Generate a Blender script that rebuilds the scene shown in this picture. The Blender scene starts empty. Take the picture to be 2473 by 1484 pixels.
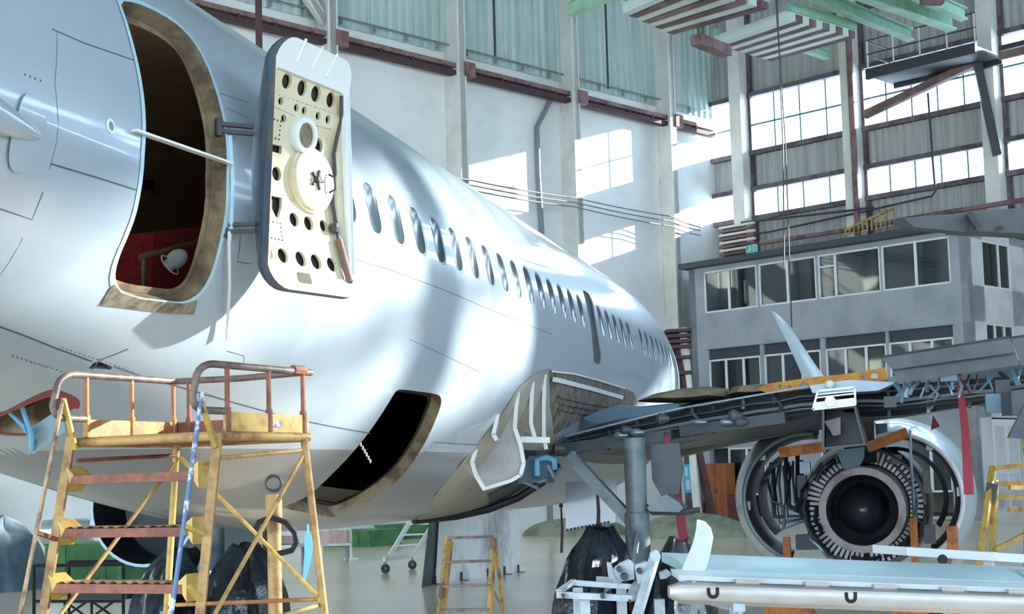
import bpy, bmesh, math, random
from math import sin, cos, pi, sqrt, radians, atan2, asin
from mathutils import Vector as V, Matrix
from mathutils.geometry import delaunay_2d_cdt
random.seed(7)
SC = bpy.context.scene
COL = SC.collection
# ------------------------------------------------------------------ camera (solved from the photograph's vanishing lines and the cabin window pitch)
W, H = 2473, 1484
FP, CX, CY = 3542.526, 1249.725, 852.466
CAM = V((5.35774, -7.60978, 1.89865))
YAW, PITCH, ROLL = -0.25044969, 0.08605838, -0.0288623
_f = V((sin(YAW)*cos(PITCH), cos(YAW)*cos(PITCH), sin(PITCH)))
_r = V((cos(YAW), -sin(YAW), 0))
_u = _r.cross(_f)
RT = cos(ROLL)*_r + sin(ROLL)*_u
UP = -sin(ROLL)*_r + cos(ROLL)*_u
FW = _f
cd = bpy.data.cameras.new('camera'); cam = bpy.data.objects.new('camera', cd); COL.objects.link(cam)
cd.sensor_width = 36; cd.lens = FP/W*36
cd.shift_x = (W/2-CX)/W; cd.shift_y = (CY-H/2)/W
cd.clip_start = .05; cd.clip_end = 500
cam.matrix_world = Matrix.Translation(CAM) @ Matrix((RT, UP, -FW)).transposed().to_4x4()
SC.camera = cam

def ray(x, y):
    return (FW + RT*((x-CX)/FP) - UP*((y-CY)/FP))
def at(x, y, d):                      # point on the line of sight at distance d ahead of the camera
    return CAM + ray(x, y)*d
def plane(x, y, n, c):                # sight line against the plane n.P = c
    r = ray(x, y); n = V(n)
    return CAM + r*((c-n.dot(CAM))/n.dot(r))
def atz(x, y, z): return plane(x, y, (0,0,1), z)
def atx(x, y, X): return plane(x, y, (1,0,0), X)
def aty(x, y, Y): return plane(x, y, (0,1,0), Y)
# hangar frame: s along the long left wall (0 at the corner, negative towards the camera), n to the right along the window wall
PSI = 0.5268824674619794
DA = V((sin(PSI), cos(PSI), 0)); NA = V((cos(PSI), -sin(PSI), 0))
OH = NA*(-30.768) + DA*48.965
def HP(s, n, z): return OH + DA*s + NA*n + V((0,0,z))
def onA(x, y, off=0): return plane(x, y, NA, -30.768+off)
def onB(x, y, off=0): return plane(x, y, DA, 48.965-off)
def sn(P): return ((P-OH).dot(DA), (P-OH).dot(NA), P.z)

# ------------------------------------------------------------------ materials
def lin(h):
    h = h.lstrip('#'); o = []
    for i in (0, 2, 4):
        c = int(h[i:i+2], 16)/255
        o.append(c/12.92 if c <= .04045 else ((c+.055)/1.055)**2.4)
    return (*o, 1)
MATS = {}
def mat(name, base, rough=.5, metal=0, second=None, scale=3, lo=.45, hi=.6, coat=0, bump=0, bscale=40, stretch=None, spec=.5, detail=6):
    m = bpy.data.materials.new(name); m.use_nodes = True; nt = m.node_tree; b = nt.nodes['Principled BSDF']
    b.inputs['Base Color'].default_value = lin(base); b.inputs['Roughness'].default_value = rough
    b.inputs['Metallic'].default_value = metal; b.inputs['Coat Weight'].default_value = coat
    b.inputs['Coat Roughness'].default_value = .06; b.inputs['Specular IOR Level'].default_value = spec
    co = nt.nodes.new('ShaderNodeTexCoord'); src = co.outputs['Object']
    if stretch:
        mp = nt.nodes.new('ShaderNodeMapping'); mp.inputs['Scale'].default_value = stretch
        nt.links.new(src, mp.inputs['Vector']); src = mp.outputs['Vector']
    if second:
        n = nt.nodes.new('ShaderNodeTexNoise'); n.inputs['Scale'].default_value = scale; n.inputs['Detail'].default_value = detail
        n.inputs['Roughness'].default_value = .65
        r = nt.nodes.new('ShaderNodeValToRGB'); r.color_ramp.elements[0].position = lo; r.color_ramp.elements[1].position = hi
        r.color_ramp.elements[0].color = lin(base); r.color_ramp.elements[1].color = lin(second)
        nt.links.new(src, n.inputs['Vector']); nt.links.new(n.outputs['Fac'], r.inputs['Fac'])
        nt.links.new(r.outputs['Color'], b.inputs['Base Color'])
    if bump:
        n2 = nt.nodes.new('ShaderNodeTexNoise'); n2.inputs['Scale'].default_value = bscale; n2.inputs['Detail'].default_value = 3
        bp = nt.nodes.new('ShaderNodeBump'); bp.inputs['Strength'].default_value = bump; bp.inputs['Distance'].default_value = .02
        nt.links.new(src, n2.inputs['Vector']); nt.links.new(n2.outputs['Fac'], bp.inputs['Height']); nt.links.new(bp.outputs['Normal'], b.inputs['Normal'])
    MATS[name] = m
    return m
def glassmat(name, tint, refl=.1, haze=0):
    m = bpy.data.materials.new(name); m.use_nodes = True; nt = m.node_tree
    for n in list(nt.nodes): nt.nodes.remove(n)
    out = nt.nodes.new('ShaderNodeOutputMaterial'); mx = nt.nodes.new('ShaderNodeMixShader'); tr = nt.nodes.new('ShaderNodeBsdfTransparent')
    gl = nt.nodes.new('ShaderNodeBsdfGlossy'); tr.inputs['Color'].default_value = lin(tint); gl.inputs['Roughness'].default_value = .03
    lw = nt.nodes.new('ShaderNodeLayerWeight'); lw.inputs['Blend'].default_value = .25
    ma = nt.nodes.new('ShaderNodeMath'); ma.operation = 'MULTIPLY_ADD'; ma.inputs[1].default_value = .8; ma.inputs[2].default_value = refl; ma.use_clamp = True
    nt.links.new(lw.outputs['Fresnel'], ma.inputs[0]); nt.links.new(ma.outputs[0], mx.inputs['Fac'])
    nt.links.new(tr.outputs[0], mx.inputs[1]); nt.links.new(gl.outputs[0], mx.inputs[2]); nt.links.new(mx.outputs[0], out.inputs['Surface'])
    MATS[name] = m
    return m

# ------------------------------------------------------------------ mesh builder
ORIG = {}
class MB:
    def __init__(s): s.v = []; s.f = []; s.mi = []; s.sm = []; s.cur = 0; s.normals = None
    def m(s, i): s.cur = i; return s
    def add(s, vs, fs, smooth=False):
        o = len(s.v); s.v += [V(p) for p in vs]
        for f in fs: s.f.append([o+i for i in f]); s.mi.append(s.cur); s.sm.append(smooth)
        return s
    def hexa(s, a, b):                     # two quads a (4 points) and b (4 points): a closed block
        return s.add(list(a)+list(b), [(3,2,1,0),(4,5,6,7),(0,1,5,4),(1,2,6,5),(2,3,7,6),(3,0,4,7)])
    def box(s, c, size, ax=None):          # centre, full size, axes
        c = V(c); X, Y, Z = ax or (V((1,0,0)), V((0,1,0)), V((0,0,1)))
        hx, hy, hz = X*(size[0]/2), Y*(size[1]/2), Z*(size[2]/2)
        return s.hexa([c-hx-hy-hz, c+hx-hy-hz, c+hx+hy-hz, c-hx+hy-hz], [c-hx-hy+hz, c+hx-hy+hz, c+hx+hy+hz, c-hx+hy+hz])
    def hbox(s, s0, s1, n0, n1, z0, z1):   # box in the hangar frame
        return s.hexa([HP(s0,n0,z0), HP(s1,n0,z0), HP(s1,n1,z0), HP(s0,n1,z0)], [HP(s0,n0,z1), HP(s1,n0,z1), HP(s1,n1,z1), HP(s0,n1,z1)])
    def bar(s, a, b, w, h, up=(0,0,1)):    # rectangular bar from a to b
        a, b = V(a), V(b); d = (b-a).normalized(); up = V(up)
        x = d.cross(up)
        if x.length < 1e-4: x = d.cross(V((1,0,0)))
        x.normalize(); y = x.cross(d)
        q = lambda c: [c-x*w/2-y*h/2, c+x*w/2-y*h/2, c+x*w/2+y*h/2, c-x*w/2+y*h/2]
        return s.hexa(q(a), q(b))
    def tube(s, pts, r, seg=10, cap=True, closed=False, r1=None):
        pts = [V(p) for p in pts]; n = len(pts); rings = []
        prev = None
        for i, c in enumerate(pts):
            if closed: d = pts[(i+1) % n]-pts[i-1]
            else: d = pts[min(i+1, n-1)]-pts[max(i-1, 0)]
            d.normalize()
            if prev is None:
                x = d.orthogonal().normalized()
            else:
                x = prev-d*prev.dot(d)
                x = x.normalized() if x.length > 1e-6 else d.orthogonal().normalized()
            prev = x; y = d.cross(x)
            rr = r[i] if isinstance(r, (list, tuple)) else (r if r1 is None else r+(r1-r)*i/(n-1))
            rings.append([c+x*rr*cos(2*pi*k/seg)+y*rr*sin(2*pi*k/seg) for k in range(seg)])
        vs = [p for g in rings for p in g]; fs = []
        for i in range(n if closed else n-1):
            j = (i+1) % n
            for k in range(seg): fs.append((i*seg+k, i*seg+(k+1) % seg, j*seg+(k+1) % seg, j*seg+k))
        s.add(vs, fs, True)
        if cap and not closed:
            s.add(rings[0], [tuple(range(seg))[::-1]]); s.add(rings[-1], [tuple(range(seg))])
        return s
    def lathe(s, c, axis, prof, seg=32, a0=0, a1=2*pi, ref=None):  # prof: list of (along axis, radius)
        c = V(c); d = V(axis).normalized(); x = V(ref).normalized() if ref else d.orthogonal().normalized()
        x = (x-d*x.dot(d)).normalized(); y = d.cross(x); full = abs(a1-a0-2*pi) < 1e-6; m = seg if full else seg+1
        vs = []; fs = []
        for (t, r) in prof:
            for k in range(m):
                a = a0+(a1-a0)*k/seg; vs.append(c+d*t+x*r*cos(a)+y*r*sin(a))
        for i in range(len(prof)-1):
            for k in range(seg):
                k2 = (k+1) % m; fs.append((i*m+k, i*m+k2, (i+1)*m+k2, (i+1)*m+k))
        return s.add(vs, fs, True)
    def prism(s, poly, off):               # planar polygon extruded by a vector
        off = V(off); n = len(poly); a = [V(p) for p in poly]; b = [p+off for p in a]
        return s.add(a+b, [tuple(range(n))[::-1], tuple(range(n, 2*n))]+[(i, (i+1) % n, (i+1) % n+n, i+n) for i in range(n)])
    def sheet(s, rows, smooth=True, th=0, nrm=None):   # grid of points; optional thickness along nrm(point)
        m = len(rows[0]); vs = [V(p) for r in rows for p in r]
        fs = [(i*m+k, i*m+k+1, (i+1)*m+k+1, (i+1)*m+k) for i in range(len(rows)-1) for k in range(m-1)]
        if not th: return s.add(vs, fs, smooth)
        nv = V(nrm) if nrm is not None else None
        n = len(vs); back = [p+(nv*th) for p in vs]
        R_ = len(rows); edge = [k for k in range(m)]+[i*m+m-1 for i in range(1, R_)]+[(R_-1)*m+k for k in range(m-2, -1, -1)]+[i*m for i in range(R_-2, 0, -1)]
        s.add(vs+back, fs+[tuple(n+i for i in reversed(f)) for f in fs], smooth)
        s.add([vs[i] for i in edge]+[back[i] for i in edge], [(i, (i+1) % len(edge), (i+1) % len(edge)+len(edge), i+len(edge)) for i in range(len(edge))])
        return s
    def ball(s, c, r, seg=12, sq=(1,1,1)):
        c = V(c); vs = []; fs = []; n = seg//2
        for i in range(n+1):
            t = pi*i/n
            for k in range(seg): a = 2*pi*k/seg; vs.append(c+V((r*sq[0]*sin(t)*cos(a), r*sq[1]*sin(t)*sin(a), r*sq[2]*cos(t))))
        for i in range(n):
            for k in range(seg): fs.append((i*seg+k, i*seg+(k+1) % seg, (i+1)*seg+(k+1) % seg, (i+1)*seg+k))
        return s.add(vs, fs, True)
    def build(s, name, mats, parent=None, label=None, origin=None, fix=True):
        me = bpy.data.meshes.new(name)
        if origin is None:
            if parent is not None: origin = ORIG[parent.name]
            else:
                zs = min(p.z for p in s.v); cx = sum((p.x for p in s.v))/len(s.v); cy = sum((p.y for p in s.v))/len(s.v); origin = V((cx, cy, zs))
        me.from_pydata([p-origin for p in s.v], [], s.f)
        if not isinstance(mats, (list, tuple)): mats = [mats]
        for m in mats: me.materials.append(MATS[m])
        for i, pl in enumerate(me.polygons): pl.material_index = s.mi[i]; pl.use_smooth = s.sm[i]
        if fix and s.normals is None:
            bm = bmesh.new(); bm.from_mesh(me); bmesh.ops.remove_doubles(bm, verts=bm.verts, dist=1e-5); bmesh.ops.recalc_face_normals(bm, faces=bm.faces); bm.to_mesh(me); bm.free()
        me.update()
        if s.normals is not None: me.normals_split_custom_set_from_vertices(s.normals)
        elif any(s.sm): me.set_sharp_from_angle(angle=radians(40))
        o = bpy.data.objects.new(name, me); COL.objects.link(o)
        if parent is not None:
            o.parent = parent; o.location = origin-ORIG[parent.name]
        else: o.location = origin
        ORIG[o.name] = V(origin)
        if label: o['label'] = label
        return o
def tag(o, label, cat, group=None, kind=None):
    o['label'] = label; o['category'] = cat
    if group: o['group'] = group
    if kind: o['kind'] = kind
    return o
def thing(name, label, cat, loc, group=None):
    o = bpy.data.objects.new(name, None); COL.objects.link(o); o.location = V(loc); o.empty_display_size = .1
    ORIG[o.name] = V(loc)
    return tag(o, label, cat, group)
def struct(mb, name, mats, label=None, parent=None):
    o = mb.build(name, mats, parent)
    if parent is None: o['kind'] = 'structure'
    if label: o['label'] = label
    return o
def copy_tree(o, parent=None, off=None):
    c = o.copy(); COL.objects.link(c)
    if parent is not None: c.parent = parent
    if off is not None: c.location = o.location+V(off)
    ORIG[c.name] = ORIG[o.name]+(V(off) if off is not None else V())
    for ch in list(o.children): copy_tree(ch, c)
    return c
# ------------------------------------------------------------------ render look, sky, sun
SC.view_settings.view_transform = 'Standard'; SC.view_settings.look = 'None'; SC.view_settings.gamma = 1; SC.view_settings.use_curve_mapping = False
SC.view_settings.exposure = EXPOSURE = 1.1
SC.cycles.use_denoising = True
SC.cycles.max_bounces = 7; SC.cycles.diffuse_bounces = 4; SC.cycles.glossy_bounces = 3; SC.cycles.transparent_max_bounces = 8
SC.cycles.caustics_reflective = False; SC.cycles.caustics_refractive = False; SC.cycles.sample_clamp_indirect = 6
wd = bpy.data.worlds.new('sky'); SC.world = wd; wd.use_nodes = True; nt = wd.node_tree; bg = nt.nodes['Background']
tc = nt.nodes.new('ShaderNodeTexCoord'); sx = nt.nodes.new('ShaderNodeSeparateXYZ'); rp = nt.nodes.new('ShaderNodeValToRGB')
nt.links.new(tc.outputs['Generated'], sx.inputs[0]); nt.links.new(sx.outputs['Z'], rp.inputs['Fac']); nt.links.new(rp.outputs['Color'], bg.inputs['Color'])
rp.color_ramp.elements[0].position = 0; rp.color_ramp.elements[0].color = (.74, .86, 1, 1)
rp.color_ramp.elements[1].position = .6; rp.color_ramp.elements[1].color = (.42, .68, 1, 1)
bg.inputs['Strength'].default_value = SKY = 6.2
sd = bpy.data.lights.new('sun', 'SUN'); so = bpy.data.objects.new('sun', sd); COL.objects.link(so)
sd.energy = 10.5; sd.angle = radians(.53); sd.color = (1, .87, .72)
SUN = (DA*-.91+NA*-.414+V((0,0,-.281))).normalized()
so.rotation_euler = SUN.to_track_quat('-Z', 'Y').to_euler(); so.location = HP(-20, 40, 24)

# ------------------------------------------------------------------ materials
mat('plaster', '#eef3f4', .8, second='#d9e2e4', scale=.5, lo=.5, hi=.8)
mat('clad_teal', '#c6d9d7', .55, second='#8fb3b3', scale=.9, lo=.35, hi=.75, stretch=(4,4,.12))
mat('clad_grey', '#b4b8b4', .55, second='#8d9190', scale=1.2, lo=.4, hi=.75, stretch=(4,4,.15))
mat('girt', '#6b626d', .6, second='#4d4248', scale=1.5)
mat('cream', '#e6e8e2', .6, second='#d6d8d0', scale=.4)
mat('rail_red', '#8d7170', .7, second='#6a4e4f', scale=1.2)
mat('rail_dark', '#4a3036', .7)
mat('steel_dark', '#3b3d45', .6)
mat('steel_grey', '#7f8790', .5)
mat('floor', '#f3e1c8', .17, second='#e6d2b5', scale=.35, lo=.35, hi=.75, spec=.35)
mat('roof', '#8f9a98', .7)
mat('frame_white', '#e6eaec', .5)
mat('mullion', '#4f93a6', .5)
glassmat('pane', '#f4fbff', .04)
mat('green_steel', '#a6d6bb', .5, second='#8cc0a4', scale=.8)
mat('green_dark', '#3f7d5d', .55)
mat('batten', '#6c5552', .7, second='#8a716b', scale=1)
mat('sheet_white', '#d5e3e3', .4)

# ------------------------------------------------------------------ hangar shell
SB, NR, ZT = -80, 75.6, 25
mb = MB(); mb.hbox(-120, 3, -3, 120, -.2, 0); struct(mb, 'floor', 'floor', 'beige epoxy hangar floor')
mb = MB(); mb.hbox(SB, 0, -.3, 0, 0, ZT); wl = struct(mb, 'wall_left', 'plaster', 'long white plastered hangar wall')
def corr(mb, P, n0, n1, z0, z1, pitch=.3, amp=.05):   # trapezoid corrugated sheet; P(n, depth, z)
    n = n0; k = 0; pts = []
    while n < n1:
        for f, d in ((0,0), (.3,0), (.5,1), (.8,1)):
            if n+f*pitch <= n1: pts.append((n+f*pitch, d*amp))
        n += pitch
    rows = [[P(a, d, z0) for a, d in pts], [P(a, d, z1) for a, d in pts]]
    mb.sheet(rows, smooth=False)
mb = MB(); corr(mb, lambda a, d, z: HP(a, .03+d, z), -60, -.05, 17.8, ZT, .42, .07)
o = mb.build('cladding', 'clad_teal', wl, 'teal grey corrugated upper cladding', fix=False)
mb = MB()
for s_ in (-13.9, -7.3): mb.hbox(s_, s_+.1, .02, .12, 18, 22)
mb.build('cladding_joint', 'steel_dark', wl)
mb = MB(); mb.hbox(SB, 0.3, -.3, NR+.3, ZT, ZT+.3); o = struct(mb, 'ceiling', 'roof')
SCOL = [-34.5, -28.4, -22.26, -16.25, -9.99, -3.83]
for i, s_ in enumerate(SCOL):
    mb = MB(); mb.hbox(s_-.14, s_+.14, 0, .78, 0, ZT); mb.hbox(s_-.2, s_+.2, .70, .78, 0, ZT); mb.hbox(s_-.2, s_+.2, 0, .06, 0, ZT)
    struct(mb, 'trim_%d' % (i+1), 'cream', 'cream steel column on the long left wall')
# gusset braces at the column left of the open aircraft door's top
mb = MB(); a = HP(-22.4, .5, 17.55); 
for t in (0, 1.1): mb.bar(a+V((0,0,.05)), HP(-26.2-t, .5, 22.4), .22, .3)
struct(mb, 'trim_20', 'cream', 'pair of cream diagonal braces running up from a wall column')

NCOL = [1.8, 7.45]+[13.57+6.205*k for k in range(11)]
LV = [(0, 13.0), (14.3, 15.9), (18.5, ZT)]
mb = MB(); eds = [0]+NCOL
for i in range(len(eds)-1):
    for z0, z1 in LV: corr(mb, lambda a, d, z: HP(.02-d, a, z), eds[i]+.02, eds[i+1]-.02, z0, z1, .33, .05)
for z0, z1 in LV: mb.hbox(.06, .2, -.3, NR+.3, z0, z1)
wb = struct(mb, 'wall_back', 'clad_grey', 'grey corrugated hangar wall with bands of windows')
mb = MB()
for i in range(len(eds)-1):
    a, b = eds[i]+(.3 if i else 0), eds[i+1]-.3
    for z in (13.0, 14.3, 15.9, 18.5): mb.hbox(-.26, .02, a, b, z-.11, z+.09)
    mb.hbox(-.2, .02, a, b, 20.9, 21.1)
    if i: mb.hbox(-.2, .0, a, a+.14, 0, ZT)
mb.build('girt', 'girt', wb, 'purple grey horizontal girts')
wn = 1
for i in range(len(eds)-1):
    a, b = eds[i]+.2, eds[i+1]-.2
    for z0, z1, tr in ((15.9, 18.5, 1), (13.0, 14.3, 0)):
        mb = MB(); mb.hexa([HP(.08,a,z0), HP(.10,a,z0), HP(.10,b,z0), HP(.08,b,z0)], [HP(.08,a,z1), HP(.10,a,z1), HP(.10,b,z1), HP(.08,b,z1)])
        w = struct(mb, 'window_%d' % wn, 'pane'); wn += 1
        mb = MB(); k = max(1, round((b-a)/1.2))
        for j in range(1, k): mb.hbox(.04, .08, a+(b-a)*j/k-.035, a+(b-a)*j/k+.035, z0, z1)
        if tr: mb.hbox(.04, .08, a, b, 17.15-(.09 if a > 20 else 0), 17.23+(.09 if a > 20 else 0))  # unseen bays get a thicker transom to cast a dim band on the hull
        if tr and b > 37 and a < 48.3: mb.hbox(.0, .06, a, min(b, 48.25), 15.9, 17.2)      # unseen boards added over lower lights to shade the forward hull
        mb.build('window_frame', 'mullion', w)
for i, n_ in enumerate(NCOL):
    mb = MB(); mb.hbox(-.75, .0, n_-.3, n_+.3, 0, ZT)
    struct(mb, 'trim_%d' % (i+7), 'cream', 'cream steel column on the window wall')
mb = MB(); mb.hbox(SB-.3, SB, -.3, 16, 0, ZT); mb.hbox(SB-.3, SB, 62, NR+.3, 0, ZT); mb.hbox(SB-.3, SB, 16, 62, 11, ZT); struct(mb, 'wall_front', 'plaster')
# far right wall with the same window bands (seen in the paintwork's reflections), open hangar doors behind the camera
mb = MB()
for z0, z1 in ((0, 9), (11, 13.0), (14.3, 15.9), (18.5, ZT)): mb.hbox(SB, 0, NR, NR+.3, z0, z1)
for k in range(14): mb.hbox(-6*k-.4, -6*k, NR, NR+.3, 0, ZT)
struct(mb, 'wall_right', 'plaster')
# ------------------------------------------------------------------ aircraft fuselage
ZL = 3.5
LD, LR, RK, RY, NY, NL, ND = .17, 1.855, .0269, 5.544, 14.41, 8.067, .2272
def frad(Y, th):
    dy = max(0, RY-Y); rho = RK*dy*dy if dy < 4.9 else RK*(24.01+9.8*(dy-4.9))
    s = sin(th); low = max(0, -s)**1.5
    rl = -LD*s+sqrt(LR*LR-(LD*cos(th))**2)-rho*low
    r = max(1.88-rho*low, rl, .8)
    q = min(max((Y-NY)/NL, 0), .9995)
    return r*sqrt(1-q**2.2)
def fzc(Y): 
    q = min(max((Y-NY)/NL, 0), 1); return ZL+ND*q*q
def fus(Y, th, off=0):
    r = frad(Y, th)+off
    return V((r*cos(th), Y, fzc(Y)+r*sin(th)))
def fnorm(Y, th):
    e = 1e-3
    a = fus(Y+e, th)-fus(Y-e, th); b = fus(Y, th+e)-fus(Y, th-e)
    n = b.cross(a).normalized()
    return n if n.dot(V((cos(th), 0, sin(th)))) > 0 else -n
def hit(x, y, off=0):                      # sight line against the fuselage skin -> (Y, theta)
    d = ray(x, y); prev = None; t = 3.0; best = None
    def g(t):
        P = CAM+d*t; zc = fzc(P.y); th = atan2(P.z-zc, P.x)
        return math.hypot(P.x, P.z-zc)-frad(P.y, th)-off, P.y, th
    while t < 34:
        v = g(t)
        if v[0] < 0:
            a, b = t-.05, t
            for _ in range(30):
                m = (a+b)/2
                if g(m)[0] < 0: b = m
                else: a = m
            v = g(b); return v[1], v[2]
        if best is None or v[0] < best[0]: best = v
        t += .05
    return best[1], best[2]
def smooth_poly(pts, n=2):                 # Chaikin corner rounding of a closed outline
    for _ in range(n):
        o = []
        for i in range(len(pts)):
            a, b = pts[i], pts[(i+1) % len(pts)]
            o += [(a[0]*.75+b[0]*.25, a[1]*.75+b[1]*.25), (a[0]*.25+b[0]*.75, a[1]*.25+b[1]*.75)]
        pts = o
    return pts
def hits(pl): return [hit(*q) for q in pl]
def area2(pl): return sum(pl[i][0]*pl[(i+1) % len(pl)][1]-pl[(i+1) % len(pl)][0]*pl[i][1] for i in range(len(pl)))
def inside(x, y, pl):
    c = False; j = len(pl)-1
    for i in range(len(pl)):
        if (pl[i][1] > y) != (pl[j][1] > y) and x < (pl[j][0]-pl[i][0])*(y-pl[i][1])/(pl[j][1]-pl[i][1])+pl[i][0]: c = not c
        j = i
    return c
DOOR = smooth_poly(hits([(287,2),(303,45),(319,100),(337,175),(348,249),(351,319),(346,389),(339,459),(326,523),(309,568),(289,613),(277,653),(278,683),(294,705),(339,719),(399,726),(436,730),(464,720),(489,698),(513,648),(528,588),(538,538),(544,449),(546,379),(541,309),(528,249),(508,184),(479,120),(449,80),(414,50),(369,25),(329,8)]), 1)
CARGO = smooth_poly(hits([(800,1147),(846,1100),(890,1046),(920,1003),(943,966),(957,943),(972,941),(1040,950),(1060,954),(1066,964),(1065,980),(1051,1017),(1030,1063),(1003,1109),(975,1146),(938,1180),(892,1212),(846,1237),(815,1249),(800,1250),(767,1243),(680,1228),(690,1222),(742,1201)]), 1)
PANEL = smooth_poly(hits([(-30,1022),(0,1006),(60,980),(100,964),(123,958),(150,967),(170,984),(166,1000),(140,1012),(75,1046),(30,1047),(-30,1040)]), 1)
VENT = hits([(212,892),(226,878),(238,874),(272,886),(268,894)])
EXIT = []
def rrect(yc, tc, hy, ht, rad, n=4, sk=0):       # rounded rectangle in skin coordinates (metres along, metres around)
    o = []
    for cx, cy, a0 in ((1,1,0), (-1,1,90), (-1,-1,180), (1,-1,270)):
        for k in range(n+1):
            a = radians(a0+90*k/n); o.append((yc+cx*(hy-rad)+rad*cos(a), (tc*1.88+cy*(ht-rad)+rad*sin(a))/1.88))
    return o
EXIT = rrect(9.93, .123, .25, .455, .12)
TW = asin(.3534/1.88)
WIN = [1.6108+.508*k for k in range(16)]+[1.6108+.508*(17.359+k) for k in (0,1,2,3,4,6,7,8,9,10,11,12,13,14)]
WINP = [rrect(y, TW, .142, .21, .115) for y in WIN]
BELLY_Z = 2.16
HOLES = [DOOR, CARGO, PANEL, VENT, EXIT]+WINP
def skin_mesh():
    pts = []; edges = []; faces = []
    def sgrid(a, b, n): return [a+(b-a)*i/n for i in range(n+1)]
    boxes = [(min(q[0] for q in h)-.03, max(q[0] for q in h)+.03, min(q[1] for q in h)-.015, max(q[1] for q in h)+.015, h) for h in HOLES]
    def near(y, t):
        for a, b, c, d, h in boxes:
            if a < y < b and c < t < d:
                if inside(y, t, h): return True
                for i in range(len(h)):
                    p, q = h[i], h[(i+1) % len(h)]; ex, ey = q[0]-p[0], (q[1]-p[1])*1.88; px_, py_ = y-p[0], (t-p[1])*1.88
                    L = ex*ex+ey*ey; u = max(0, min(1, (px_*ex+py_*ey)/L)) if L else 0
                    if (px_-u*ex)**2+(py_-u*ey)**2 < .022**2: return True
        return False
    Ys = []; y = -6.0
    while y < 22.4: Ys.append(y); y += .07 if y < 7 else (.1 if y < 14 else .16)
    Ys.append(22.45)
    T0, T1 = -1.9, 1.9
    Ts = sgrid(T0, T1, 100)
    for y in Ys:
        for t in Ts:
            if not near(y, t) and abs(fus(y, t).z-BELLY_Z) > .02: pts.append((y, t*1.88))
    for h in HOLES:
        o = len(pts); pts += [(q[0], q[1]*1.88) for q in h]; n = len(h)
        edges += [(o+i, o+(i+1) % n) for i in range(n)]
    run = []                               # paint line between hull and belly
    for y in Ys:
        if y > 15: break
        a, b = -1.56, -.2
        if fus(y, a).z > BELLY_Z: run = []; continue
        for _ in range(30):
            m = (a+b)/2
            if fus(y, m).z < BELLY_Z: a = m
            else: b = m
        if near(y, a): run = []; continue
        pts.append((y, a*1.88)); run.append(len(pts)-1)
        if len(run) > 1: edges.append((run[-2], run[-1]))
    r = delaunay_2d_cdt([V(p) for p in pts], edges, [], 0, 1e-5)
    vs, fs = r[0], r[2]
    uv = [(p.x, p.y/1.88) for p in vs]; keep = []
    for f in fs:
        cy = sum(uv[i][0] for i in f)/len(f); ct = sum(uv[i][1] for i in f)/len(f); ok = True
        for a, b, c, d, h in boxes:
            if a < cy < b and c < ct < d and inside(cy, ct, h): ok = False; break
        if ok: keep.append(tuple(f))
    mb = MB(); mb.add([fus(*q) for q in uv], keep, True); mb.normals = [fnorm(*q) for q in uv]
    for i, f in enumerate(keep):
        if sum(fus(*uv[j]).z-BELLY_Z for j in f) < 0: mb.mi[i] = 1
    return mb
def patch(pl, off, step=.06, holes=()):           # piece of plate lying on the skin, outline in (Y, theta)
    pts = [(q[0], q[1]*1.88) for q in pl]; n = len(pts); edges = [(i, (i+1) % n) for i in range(n)]
    for h in holes:
        o = len(pts); pts += [(q[0], q[1]*1.88) for q in h]; edges += [(o+i, o+(i+1) % len(h)) for i in range(len(h))]
    y0, y1 = min(p[0] for p in pts), max(p[0] for p in pts); t0, t1 = min(p[1] for p in pts), max(p[1] for p in pts)
    y = y0+step/2
    while y < y1:
        t = t0+step/2
        while t < t1:
            if inside(y, t/1.88, pl) and not any(inside(y, t/1.88, h) for h in holes): pts.append((y, t))
            t += step
        y += step
    r = delaunay_2d_cdt([V(p) for p in pts], edges, [], 0, 1e-5)
    uv = [(p.x, p.y/1.88) for p in r[0]]; keep = []
    for f in r[2]:
        cy = sum(uv[i][0] for i in f)/len(f); ct = sum(uv[i][1] for i in f)/len(f)
        if inside(cy, ct, pl) and not any(inside(cy, ct, h) for h in holes): keep.append(tuple(f))
    mb = MB(); mb.add([fus(a, b, off) for a, b in uv], keep, True); mb.normals = [fnorm(a, b) for a, b in uv]
    return mb
def offset_poly(pl, d):                           # grow an outline by d metres
    n = len(pl); s = 1 if area2(pl) > 0 else -1; o = []
    for i in range(n):
        a, b = pl[i-1], pl[(i+1) % n]; ex, ey = b[0]-a[0], (b[1]-a[1])*1.88; L = math.hypot(ex, ey) or 1
        o.append((pl[i][0]+s*ey/L*d, pl[i][1]-s*ex/L*d/1.88))
    return o
def jamb(mb, pl, d0, d1, inset=0):                # inward edge band of an opening, from depth d0 to d1
    q = offset_poly(pl, -inset) if inset else pl; n = len(pl)
    vs = [fus(a, b, -d0) for a, b in pl]+[fus(a, b, -d1) for a, b in q]
    return mb.add(vs, [(i, (i+1) % n, (i+1) % n+n, i+n) for i in range(n)], True)
def seam(mb, pts, w=.006, off=.0015):             # thin joint line along the skin
    q = []
    for i in range(len(pts)-1):
        a, b = pts[i], pts[i+1]; m = max(1, int(math.hypot(b[0]-a[0], (b[1]-a[1])*1.88)/.08))
        q += [(a[0]+(b[0]-a[0])*k/m, a[1]+(b[1]-a[1])*k/m) for k in range(m)]
    q.append(pts[-1]); L = []; R_ = []
    for i in range(len(q)):
        a, b = q[max(i-1, 0)], q[min(i+1, len(q)-1)]; ex, ey = b[0]-a[0], (b[1]-a[1])*1.88; l = math.hypot(ex, ey) or 1
        ox, oy = -ey/l*w/2, ex/l*w/2/1.88
        L.append(fus(q[i][0]+ox, q[i][1]+oy, off)); R_.append(fus(q[i][0]-ox, q[i][1]-oy, off))
    mb.sheet([L, R_])

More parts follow.
